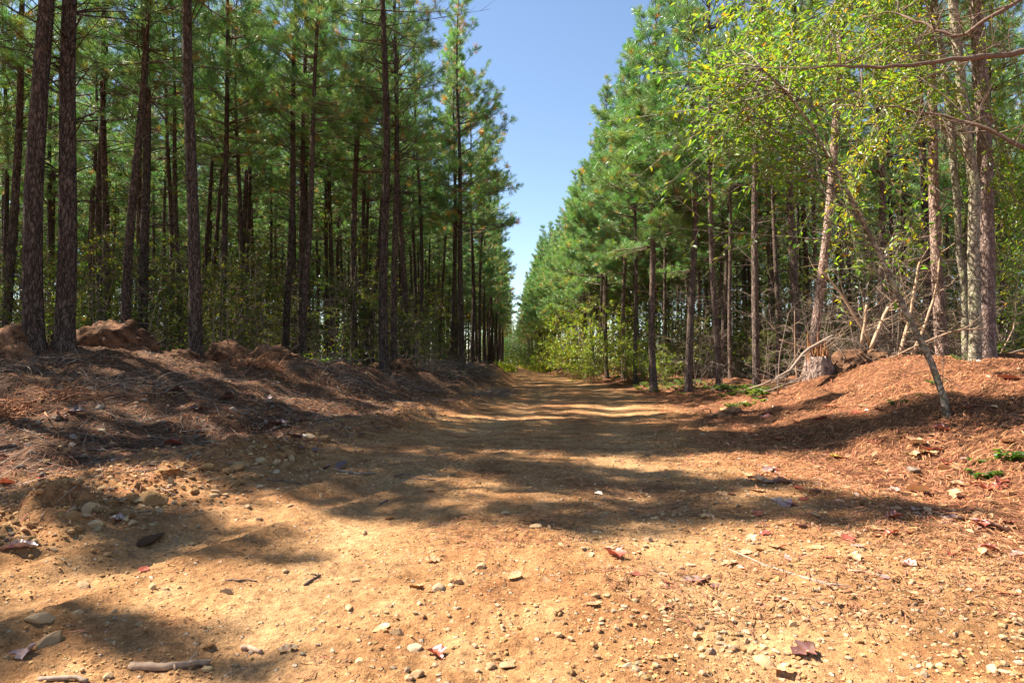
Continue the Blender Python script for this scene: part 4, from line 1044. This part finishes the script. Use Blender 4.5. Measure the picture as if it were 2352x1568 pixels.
def reg_blade(rng, n):
    y = rng.uniform(60, 125, n); x = np.where(rng.random(n) < .5, edge_l(y) + rng.normal(-.2, .5, n), edge_r(y) + rng.normal(.3, .5, n)); return x, y

def stones(n, xf, smin, smax, name, label, mats, seed, power=2.2, sub=1):
    rng = np.random.default_rng(seed); x, y = xf(rng, n); n = len(x); G = Geo()
    base = [rock_shape(rng, sub, 9, .05, .62) for _ in range(10)]
    z = terrain(x, y); s = smin + (smax - smin) * rng.random(n) ** power
    for b in range(10):
        for mi in range(len(mats)):
            sel = np.nonzero((np.arange(n) % 10 == b) & (np.arange(n) // 10 % len(mats) == mi))[0]; m = len(sel)
            if not m: continue
            v, f = base[b]; a = rng.uniform(0, 6.28, m); c_, s_ = np.cos(a)[:, None], np.sin(a)[:, None]; sz = s[sel][:, None] * .5
            p = np.stack([(v[:, 0] * c_ - v[:, 1] * s_) * sz + x[sel][:, None], (v[:, 0] * s_ + v[:, 1] * c_) * sz + y[sel][:, None], v[:, 2] * sz + (z[sel] + s[sel] * .12)[:, None]], -1).reshape(-1, 3)
            col = np.repeat(rng.uniform(.65, 1.3, (m, 1)) * rng.uniform(.94, 1.05, (m, 3)), len(v), 0)
            G.add(p, (f[None] + np.arange(m)[:, None, None] * len(v)).reshape(-1, 3), None, mi, col)
    ob(name, G.mesh(name, [M[m] for m in mats], False), label=label, cat='gravel', kind='stuff')
def reg_grav(rng, n):
    y = 1.1 + rng.gamma(1.5, 2.0, n); x = edge_l(y) - .4 + (edge_r(y) - edge_l(y) + .6) * rng.random(n)
    g = fbm(x * .9, y * .9, 66, 3) + .35 * np.exp(-((x - .9 - .12 * y) / .55) ** 2); k = (g > rng.normal(.12, .16, n)) & (y < 16) & (np.abs(x) < .85 * y + .3); return x[k], y[k]
def reg_berm(rng, n):
    y = 2.0 + rng.gamma(2.0, 1.9, n); x = edge_l(y) - .35 + rng.normal(0, .42, n); k = (y < 15) & (np.abs(x) < .85 * y + .3); return x[k], y[k]
stones(34000, reg_grav, .006, .040, 'gravel', 'fine tan gravel strewn over the dirt track', ['rock', 'clod', 'clod', 'rock', 'pale_rock'], 11, 4.0)
stones(5500, reg_berm, .008, .06, 'clay_crumbs', 'crumbled clay and pebbles along the shaded edge of the track', ['clod', 'clod', 'rock', 'clod'], 12, 3.0)
def reg_near(rng, n):
    y = 1.2 + rng.gamma(1.4, 1.5, n); x = rng.uniform(-1, 1, n) * (.85 * y + .4); k = (y < 9) & (x < edge_r(y) + .6) & (x > edge_l(y) - 1.2) & (fbm(x * 1.7, y * 1.7, 71, 3) > rng.normal(-.05, .2, n)); return x[k], y[k]
stones(26000, reg_near, .004, .019, 'soil_crumbs', 'fine crumbs of dry soil over the near dirt', ['clod'], 16, 1.8)
def reg_lf(rng, n):
    x, y = reg_left(rng, n); return x, y
stones(4200, reg_lf, .012, .085, 'rubble', 'grey brown pebbles scattered over the shaded slope', ['rock', 'grey_rock', 'clod'], 13)

# small twigs of the shaded slope
rng = np.random.default_rng(14); G = Geo(); x, y = reg_left(rng, 2400); n = len(x); az = rng.uniform(0, 6.28, n); L = rng.uniform(.06, .55, n)
A = slope_pts(x, y) + np.array([0, 0, .006]); B = slope_pts(x + np.cos(az) * L, y + np.sin(az) * L); B[:, 2] += rng.uniform(.004, .05, n)
segs(G, A, B, .0045, .002, 0, rng.uniform(.6, 1.4, (n, 1)) * np.ones((1, 3))); ob('twig_litter', G.mesh('twig_litter', [M['twig']]), label='broken twigs strewn over the shaded slope', cat='litter', kind='stuff')
# leaf litter on the sunny bank
rng = np.random.default_rng(15); G = Geo(); x, y = reg_right(rng, 1500); n = len(x)
leaves(G, slope_pts(x, y) + np.array([0, 0, .008]), np.stack([rng.normal(size=n), rng.normal(size=n), rng.normal(0, .25, n)], 1), nrm(np.array([0, 0, 1.]) + rng.normal(0, .4, (n, 3))), rng.uniform(.035, .085, n), .6, rng, 0, rng.uniform(.5, 1.5, (n, 1)) * np.ones((1, 3)), True)
ob('leaf_litter', G.mesh('leaf_litter', [M['dead_tan']], False), label='small dry leaves lying in the pine straw of the sunny bank', cat='litter', kind='stuff')

# ------------------------------------------------------------------ single stones
rng = np.random.default_rng(21)
def mk_rock(mat, sub, cuts, rough, flat, rnd=0.0):
    v, f = rock_shape(rng, sub, cuts, rough, flat, rnd); G = Geo(); G.add(v, f, None, 0, (1, 1, 1)); return G.mesh('stone', [M[mat]], rnd > .3)
RK = {'tan': [mk_rock('rock', 3, 9, .05, .7) for _ in range(6)], 'pale': [mk_rock('pale_rock', 3, 7, .04, .7) for _ in range(3)], 'round': [mk_rock('pale_rock', 3, 6, .06, .7, .45) for _ in range(2)],
      'grey': [mk_rock('grey_rock', 3, 8, .05, .6) for _ in range(2)], 'clod': [mk_rock('clod', 4, 4, .16, .7) for _ in range(4)], 'dark': [mk_rock('earth', 3, 7, .08, .5) for _ in range(2)]}
def rock(kind, p, size, label, group=None, asp=(1, 1, 1), rz=None, i=None):
    ms = RK[kind]; me = ms[int(rng.integers(len(ms))) if i is None else i]
    return ob('stone' if kind != 'clod' else 'clay_clod', me, label=label, cat='stone' if kind != 'clod' else 'clod', group=group, loc=(p[0], p[1], p[2] + size * .07 * asp[2]), rot=(rng.normal(0, .15), rng.normal(0, .15), rng.uniform(0, 6.28) if rz is None else rz), scale=tuple(size * .5 * a for a in asp))
def wsize(px, py, w): return w / F * on_ground(px, py)[1]
for kind, px, py, w, lab, asp in [
    ('round', 1007, 1353, 42, 'smooth pale oval stone alone in mid track', (1, .8, .9)), ('dark', 1050, 1340, 42, 'dark elongated stone leaning by the smooth oval one', (1.1, .35, .5)),
    ('tan', 522, 1362, 34, 'tan rounded stone in the blotch of shade near the dark twig', (1, .8, .8)), ('pale', 955, 1490, 44, 'pale greenish flat stone next to a fallen red leaf', (.8, 1.1, .5)),
    ('tan', 1755, 1527, 60, 'largest rounded stone, pale tan, at the bottom of the picture beside a red leaf', (1, .9, .9)), ('tan', 97, 1428, 66, 'large pale angular stone half sunk in sunlit sand', (1.1, .8, .7)),
    ('tan', 118, 1475, 60, 'broad pale stone just below the large angular one', (1.1, .8, .75)), ('dark', 345, 1240, 84, 'dark flat stone embedded in the sunlit rut', (1.3, .7, .4)),
    ('tan', 206, 1170, 46, 'blocky tan stone with a straw across it at the crumbled edge', (1, .9, .9)), ('tan', 215, 1206, 44, 'tan stone just below the blocky one at the crumbled edge', (1, .8, .8)),
    ('clod', 350, 1152, 70, 'biggest crumbly clay clod at the shaded edge of the track', (1, .9, .85)), ('tan', 300, 1178, 40, 'orange tan stone below the biggest clay clod', (1, .7, .6)),
    ('tan', 392, 1108, 26, 'tan upright stone above the biggest clay clod', (.8, .8, 1.2)), ('tan', 494, 1132, 30, 'lone tan pebble between clods and rut', (1, .7, .8)),
    ('tan', 1230, 1212, 34, 'dark tan angular stone in the middle shadow band', (1, .8, .8)), ('tan', 1105, 1303, 30, 'pale tan pointed pebble above the smooth oval stone', (.9, .8, 1)),
    ('tan', 800, 1396, 34, 'flat tan stone near the round shade spot', (1, .6, .6)), ('tan', 912, 1456, 36, 'upright tan stone above the greenish flat one', (.9, .8, 1)),
    ('pale', 480, 1016, 56, 'pale grey blue slab lying in the shade of the slope', (1.2, .7, .35)), ('pale', 232, 990, 28, 'small greenish pale stone on the shaded slope', (1, .8, .6)),
    ('grey', 166, 1022, 34, 'grey flat stone on the shaded slope below the greenish one', (1.1, .7, .4)), ('pale', 634, 1085, 24, 'small white topped stone at the edge of the rut', (1, .8, .8)),
    ('grey', 2096, 1080, 56, 'grey flat stone in the straw at the foot of the sunny bank', (1.2, .8, .45)), ('tan', 190, 1346, 40, 'tan wedge stone in the sunlit rut', (1, .7, .7)),
    ('pale', 1490, 1242, 34, 'pale chunky stone at the sunlit middle of the track', (1, .8, .8)), ('pale', 1585, 1300, 30, 'white pebble above the mauve curled leaf', (1, .8, .7)),
    ('tan', 1262, 1212, 22, 'little tan stone beside the dark angular one', (1, .8, .8)), ('pale', 1440, 1530, 30, 'pale stone at the bottom edge left of the largest rounded one', (1, .8, .8)),
    ('grey', 1630, 1500, 40, 'pale grey broken stone among chips near the largest rounded one', (1, .8, .8)), ('tan', 1130, 1530, 40, 'ochre stone at the bottom edge among other chips', (1, .8, .7)),
    ('tan', 1165, 1528, 44, 'flat sandy stone at the bottom edge next to the ochre one', (1, .9, .5)), ('tan', 1600, 1462, 34, 'tan stone on the gravel rib, upper of two', (1, .8, .8)),
    ('pale', 2280, 1540, 40, 'pale stone in the brightest sun at the corner', (1, .8, .8)), ('tan', 960, 1550, 46, 'orange splintery stone at the bottom edge below the red leaf', (.6, 1.2, .6)),
    ('grey', 2230, 818, 50, 'grey squared stone high on the sunny bank', (1.2, .7, .7)), ('tan', 600, 1060, 34, 'rusty stone beside the white topped one', (1, .8, .8))]:
    rock(kind, on_ground(px, py), wsize(px, py, w) * 1.05, lab, None, asp)
zones = [('tan', 34, 'small tan stone scattered on the open dirt track', 'small tan stones on the track', lambda: (rng.uniform(560, 1850), rng.uniform(1120, 1560)), 16, 30),
         ('pale', 34, 'small pale stone on the gravel rib in the middle of the track', 'small pale stones on the gravel rib', lambda: (lambda t: (1350 + 420 * t + rng.normal(0, 60), 1230 + 300 * t + rng.normal(0, 30)))(rng.random()), 14, 32),
         ('clod', 54, 'crumbly clay clod in the ridge along the shaded track edge', 'clay clods along the shaded edge', lambda: (lambda t: (20 + 760 * t + rng.normal(0, 45), 1240 - 230 * t + rng.normal(0, 26)))(rng.random()), 18, 52),
         ('tan', 30, 'tan stone among the clay clods of the shaded track edge', 'stones among the clay clods', lambda: (lambda t: (20 + 700 * t + rng.normal(0, 50), 1245 - 220 * t + rng.normal(0, 30)))(rng.random()), 18, 42),
         ('grey', 26, 'dull stone lying on the shaded slope', 'stones on the shaded slope', lambda: (rng.uniform(0, 800), rng.uniform(900, 1060)), 12, 30),
         ('tan', 18, 'small pale stone in sunlit dirt at the near corner by the rut', 'pale stones by the sunlit rut', lambda: (rng.uniform(0, 560), rng.uniform(1300, 1560)), 14, 34),
         ('pale', 28, 'whitish stone chip in the brightest sunny corner', 'stone chips in the sunny corner', lambda: (rng.uniform(1800, 2350), rng.uniform(1300, 1560)), 12, 30)]
for kind, n, lab, grp, fn, a, b in zones:
    for _ in range(n):
        px, py = fn()
        if not (0 < px < 2352 and py < 1566): continue
        rock(kind, on_ground(px, py), wsize(px, py, a + (b - a) * rng.random() ** 1.8), lab, grp, (1, rng.uniform(.6, .95), rng.uniform(.6, 1)))

# ------------------------------------------------------------------ fallen leaves
rng = np.random.default_rng(31)
LM = {k: [fallen_leaf(rng, l, 1.0).mesh('fallen_leaf', [M['dead_' + k]]) for l in (2, 3, 0)] for k in ('red', 'purple', 'tan', 'yellow', 'dark')}
def fleaf(k, px, py, w, label, group=None, i=None):
    p = on_ground(px, py); s = w / F * p[1] * 1.05
    return ob('fallen_leaf', LM[k][int(rng.integers(3)) if i is None else i], label=label, cat='fallen leaf', group=group, loc=(p[0], p[1], p[2] + .004), rot=(rng.normal(0, .2), rng.normal(0, .2), rng.uniform(0, 6.28)), scale=s)
for k, px, py, w, lab in [
    ('purple', 1600, 1334, 66, 'pale mauve curled leaf on the gravel rib'), ('red', 1412, 1280, 62, 'long red lobed leaf lying in mid track'), ('red', 1458, 1320, 36, 'small red leaf below the long lobed one'),
    ('red', 1536, 1343, 38, 'orange red leaf between the mauve leaf and the small red one'), ('dark', 1846, 1500, 70, 'dark crumpled leaf holding a pebble near the bottom edge'), ('purple', 38, 1262, 74, 'wide mauve leaf at the crumbled edge by the picture border'),
    ('purple', 55, 1504, 66, 'pale mauve leaf in the sunlit near corner'), ('red', 1002, 1506, 56, 'dull red leaf beside the greenish flat stone'), ('tan', 1790, 1540, 60, 'orange leaf blade leaning on the largest rounded stone'),
    ('red', 2142, 1036, 48, 'red brown leaf curled high on the sunny straw bank'), ('tan', 2100, 1012, 40, 'buff leaf just above the red brown curled one'), ('red', 1926, 1053, 50, 'rusty leaf in shade at the foot of the sunny bank'),
    ('purple', 1800, 1110, 50, 'mauve leaf at the edge of straw and dirt'), ('tan', 2105, 1128, 62, 'broad buff leaf lying flat in the straw'), ('tan', 2190, 1140, 58, 'crumpled buff leaf past the broad flat one'),
    ('purple', 1795, 1160, 58, 'dark mauve leaf in the shadow band'), ('purple', 2280, 1210, 76, 'large mauve leaf in the shadow at the picture border'), ('dark', 2190, 1200, 50, 'dark leaf just above the sunlit corner'),
    ('red', 2310, 1365, 56, 'red lobed leaf in the brightest sun'), ('tan', 1740, 1128, 44, 'pinkish buff leaf near the shadow edge'), ('yellow', 1920, 1052, 34, 'yellow leaf on the straw beside the rusty one'),
    ('yellow', 480, 1493, 0, ''), ('tan', 660, 1494, 46, 'curled bleached leaf in the near dirt'), ('tan', 478, 1488, 44, 'ochre flat leaf at the bottom edge of the rut'),
    ('red', 330, 1310, 36, 'dark red leaf beside the sunlit rut'), ('tan', 390, 1082, 58, 'pale curled leaf on top of the clods'), ('red', 395, 1023, 44, 'red leaf in shade by the grey blue slab'),
    ('red', 95, 1098, 30, 'small bright red leaf at the shaded picture border'), ('purple', 270, 1195, 40, 'pinkish leaf among the tan stones of the crumbled edge'), ('red', 10, 1113, 40, 'red leaf cut by the picture border'),
    ('dark', 1640, 1350, 40, 'brown leaf touching the mauve one'), ('red', 2320, 870, 46, 'rusty leaf high on the bank by the red leaved shrub'), ('purple', 2040, 1330, 40, 'lilac leaf in the sunny corner'), ('tan', 1985, 1312, 50, 'narrow buff leaf in the sunny corner')]:
    if w: fleaf(k, px, py, w, lab)
for k, n, lab, grp, fn in [('red', 40, 'rusty red fallen leaf in the straw of the sunny bank', 'red leaves on the sunny bank', lambda: (rng.uniform(1650, 2350), rng.uniform(930, 1290))),
                           ('tan', 46, 'buff fallen leaf in the straw of the sunny bank', 'buff leaves on the sunny bank', lambda: (rng.uniform(1650, 2350), rng.uniform(900, 1300))),
                           ('purple', 22, 'mauve fallen leaf at the foot of the sunny bank', 'mauve leaves on the sunny bank', lambda: (rng.uniform(1600, 2350), rng.uniform(1050, 1300))),
                           ('tan', 20, 'small dry leaf on the open track', 'dry leaves on the track', lambda: (rng.uniform(500, 1900), rng.uniform(1090, 1540))),
                           ('dark', 20, 'dark dry leaf on the shaded slope', 'dark leaves on the shaded slope', lambda: (rng.uniform(0, 800), rng.uniform(890, 1080)))]:
    for _ in range(n):
        px, py = fn(); fleaf(k, px, py, rng.uniform(20, 46), lab, grp)

# ------------------------------------------------------------------ sticks on the ground
rng = np.random.default_rng(41)
def gstick(pts, r0, r1, label, mat='twig', twigs=0, tl=.1):
    P = []
    for a, b in zip(pts[:-1], pts[1:]):
        for t in np.linspace(0, 1, 6)[:-1]: P.append(on_ground(a[0] + (b[0] - a[0]) * t, a[1] + (b[1] - a[1]) * t))
    P.append(on_ground(*pts[-1])); P = np.array(P); P[:, 2] += r0 * .7
    k = np.linspace(P[0, 2], P[-1, 2], len(P)); P[:, 2] = np.maximum(P[:, 2], k)
    globals()['rng'] = rng
    return stick(P, r0, r1, label, mat, 'fallen_stick', 'stick', twigs, tl, None, 8, 11)
gstick([(1675, 1262), (1760, 1300), (1840, 1326), (1925, 1350)], .004, .009, 'long thin stick lying across the sunlit near track', 'twig', 3, .1)
gstick([(1948, 1312), (1990, 1316), (2032, 1326)], .007, .005, 'short curved stick past the long thin one', 'pale_wood')
globals()['rng'] = rng
p0, p1, p2 = on_ground(300, 1532), on_ground(390, 1538), on_ground(478, 1524)
stick([p0 + [0, 0, .004], p1 + [0, 0, .012], p2 + [0, 0, .008]], .013, .009, 'thick pale piece of barky branch at the bottom edge', 'pale_wood', 'fallen_stick', 'stick', 5, .05, None, 9, 14)
gstick([(780, 1083), (820, 1090), (862, 1090)], .012, .006, 'pale stick with a fork in the shadow band', 'twig', 3, .12)
gstick([(612, 1103), (650, 1106), (692, 1112)], .008, .004, 'dark thin stick by the white topped stone', 'limb', 1)
gstick([(905, 1095), (950, 1099), (1000, 1104)], .007, .004, 'dark thin stick past the pale forked one', 'limb', 1)
gstick([(870, 1160), (890, 1150)], .010, .006, 'short dark stick stub in the sun below the forked one', 'limb')
gstick([(700, 1345), (735, 1322)], .007, .004, 'dark twig in the shade blotch by the tan rounded stone', 'limb', 2, .06)
gstick([(520, 1334), (590, 1336)], .005, .003, 'thin dark twig in the shade blotch, the longer one', 'limb')
gstick([(555, 1492), (600, 1500)], .010, .007, 'bleached curl of bark near the bottom edge', 'pale_wood')
gstick([(90, 1563), (200, 1566)], .008, .006, 'pale stick cut by the bottom edge of the picture', 'twig')
def upstick(px, py, tip, r, label, mat):
    b = on_ground(px, py); t = at(tip[0], tip[1], b[1]); b[2] -= .05; m = (b + t) / 2 + np.array([.02, 0, .02]); globals()['rng'] = rng
    return stick([b, m, t], r, r * .45, label, mat, 'upright_stick', 'stick', 0)
upstick(180, 905, (208, 835), .008, 'bleached stick poking up from the shaded slope', 'twig')
upstick(160, 910, (172, 880), .014, 'dark stub poking up beside the bleached stick', 'limb')
upstick(500, 872, (506, 845), .008, 'pale peg poking up before the shaggy mound', 'pale_wood')
upstick(1125, 850, (1108, 818), .018, 'pale forked stick on the last brush heap', 'twig')
upstick(2222, 1070, (2214, 1028), .004, 'thin upright twig in the straw of the sunny bank', 'twig')
upstick(1978, 1136, (1975, 1118), .006, 'tiny stub upright in the dirt below the sunny bank', 'pale_wood')

# ------------------------------------------------------------------ small plants
rng = np.random.default_rng(51)
def herb(seed, n, leaf, H, tone, mat='leaf', autumn=.05):
    r = np.random.default_rng(seed); T = Geo(); C = Geo(); pos = []; ax = []
    for k in range(n):
        a = r.uniform(0, 6.28); Q = stem_path(r, np.zeros(3), (math.cos(a) * .8, math.sin(a) * .8, 1), H * r.uniform(.5, 1.1), 6, -.35, .1); tube(T, Q, np.linspace(.003, .0012, 6), 4, 0)
        for f in (.55, .8, 1.0):
            b = lerp_path(Q, np.array([f]))[0]
            for s in (-1, 0, 1):
                pos.append(b); ax.append([math.cos(a + s * .9), math.sin(a + s * .9), r.uniform(-.25, .25)])
    m = len(pos); leaves(C, pos, ax, nrm(np.array([0, 0, 1.]) + r.normal(0, .3, (m, 3))), leaf * r.uniform(.6, 1.1, m), .6, r, 0, leaf_tint(r, m, autumn) * np.array(tone), True)
    return T.mesh('herb_stem', [M['twig']]), C.mesh('herb_foliage', [M[mat]], False)
HB = [herb(1, 9, .07, .20, (.42, .6, .6)), herb(2, 14, .05, .22, (.6, .65, .7)), herb(3, 6, .06, .16, (.6, .7, .6)), herb(4, 16, .11, .75, (2.6, .42, .4), 'leaf', .0), herb(5, 22, .06, .45, (.5, .7, .8))]
for px, py, k, s, lab in [(2318, 1052, 0, 1.0, 'dark green broad leaved seedling at the picture border on the sunny bank'), (2255, 1092, 0, .8, 'low dark green seedling in shade below the broad leaved one'), (2245, 1058, 2, .7, 'light green sprig beside the upright twig on the bank'),
                          (2060, 925, 2, .9, 'light green sprig in the middle of the straw bank'), (2112, 905, 2, .5, 'tiny green sprig above the middle of the straw bank'), (2150, 880, 1, .7, 'green tuft by the stem of the leaning sapling'), (1682, 936, 1, 1.1, 'leafy green clump at the track edge below the fallen branch'), (1722, 930, 2, 1.1, 'low green sprig next to the leafy edge clump'),
                          (2326, 800, 3, 1.0, 'red leaved seedling standing by the thickest sunlit pine'), (1862, 800, 4, 1.1, 'feathery green plant at the side of the splintered stump'), (1600, 880, 1, 1.5, 'green weed clump between two dark footed pines'), (1740, 905, 1, .9, 'yellow green weed by the foot of the fallen branch')]:
    p = on_ground(px, py); plant('seedling', HB[k], p[0], p[1], lab, 'small plant', None, s)
for _ in range(70):
    px = rng.uniform(1300, 1760); py = np.interp(px, [1300, 1500, 1600, 1760], [852, 888, 895, 912]) + rng.uniform(-14, 12); p = on_ground(px, py)
    if p[1] < 60: plant('weed', HB[[1, 2, 4][int(rng.integers(3))]], p[0], p[1], 'low green weed along the sunny edge of the track', 'weed', 'weeds along the sunny edge', rng.uniform(.6, 1.5))
for _ in range(12):
    px = rng.uniform(1980, 2345); d = rng.uniform(11.8, 13.5); x = X(px, d); plant('weed', HB[[1, 4, 0][int(rng.integers(3))]], x, d, 'green weed at the back of the needle bank', 'weed', 'weeds at the back of the needle bank', rng.uniform(.5, 1.1))
for _ in range(16):
    px = rng.uniform(690, 800); d = rng.uniform(15, 17); plant('weed', HB[1], X(px, d), d, 'green weed in and around the grey brush heap', 'weed', 'weeds at the grey brush heap', rng.uniform(.8, 1.5))
# grass at the far end of the track
rng = np.random.default_rng(52); G = Geo(); n = 5000; x, y = reg_blade(rng, n); b = slope_pts(x, y); h = rng.uniform(.2, .7, n)
leaves(G, b, np.stack([rng.normal(0, .3, n), rng.normal(0, .3, n), np.ones(n)], 1), np.stack([rng.normal(size=n), rng.normal(size=n), np.zeros(n)], 1), h, .12, rng, 0, leaf_tint(rng, n, .3) * 1.2, False)
ob('grass', G.mesh('grass', [M['leaf']], False), label='yellow green grass fringing the far end of the track', cat='grass', kind='stuff')
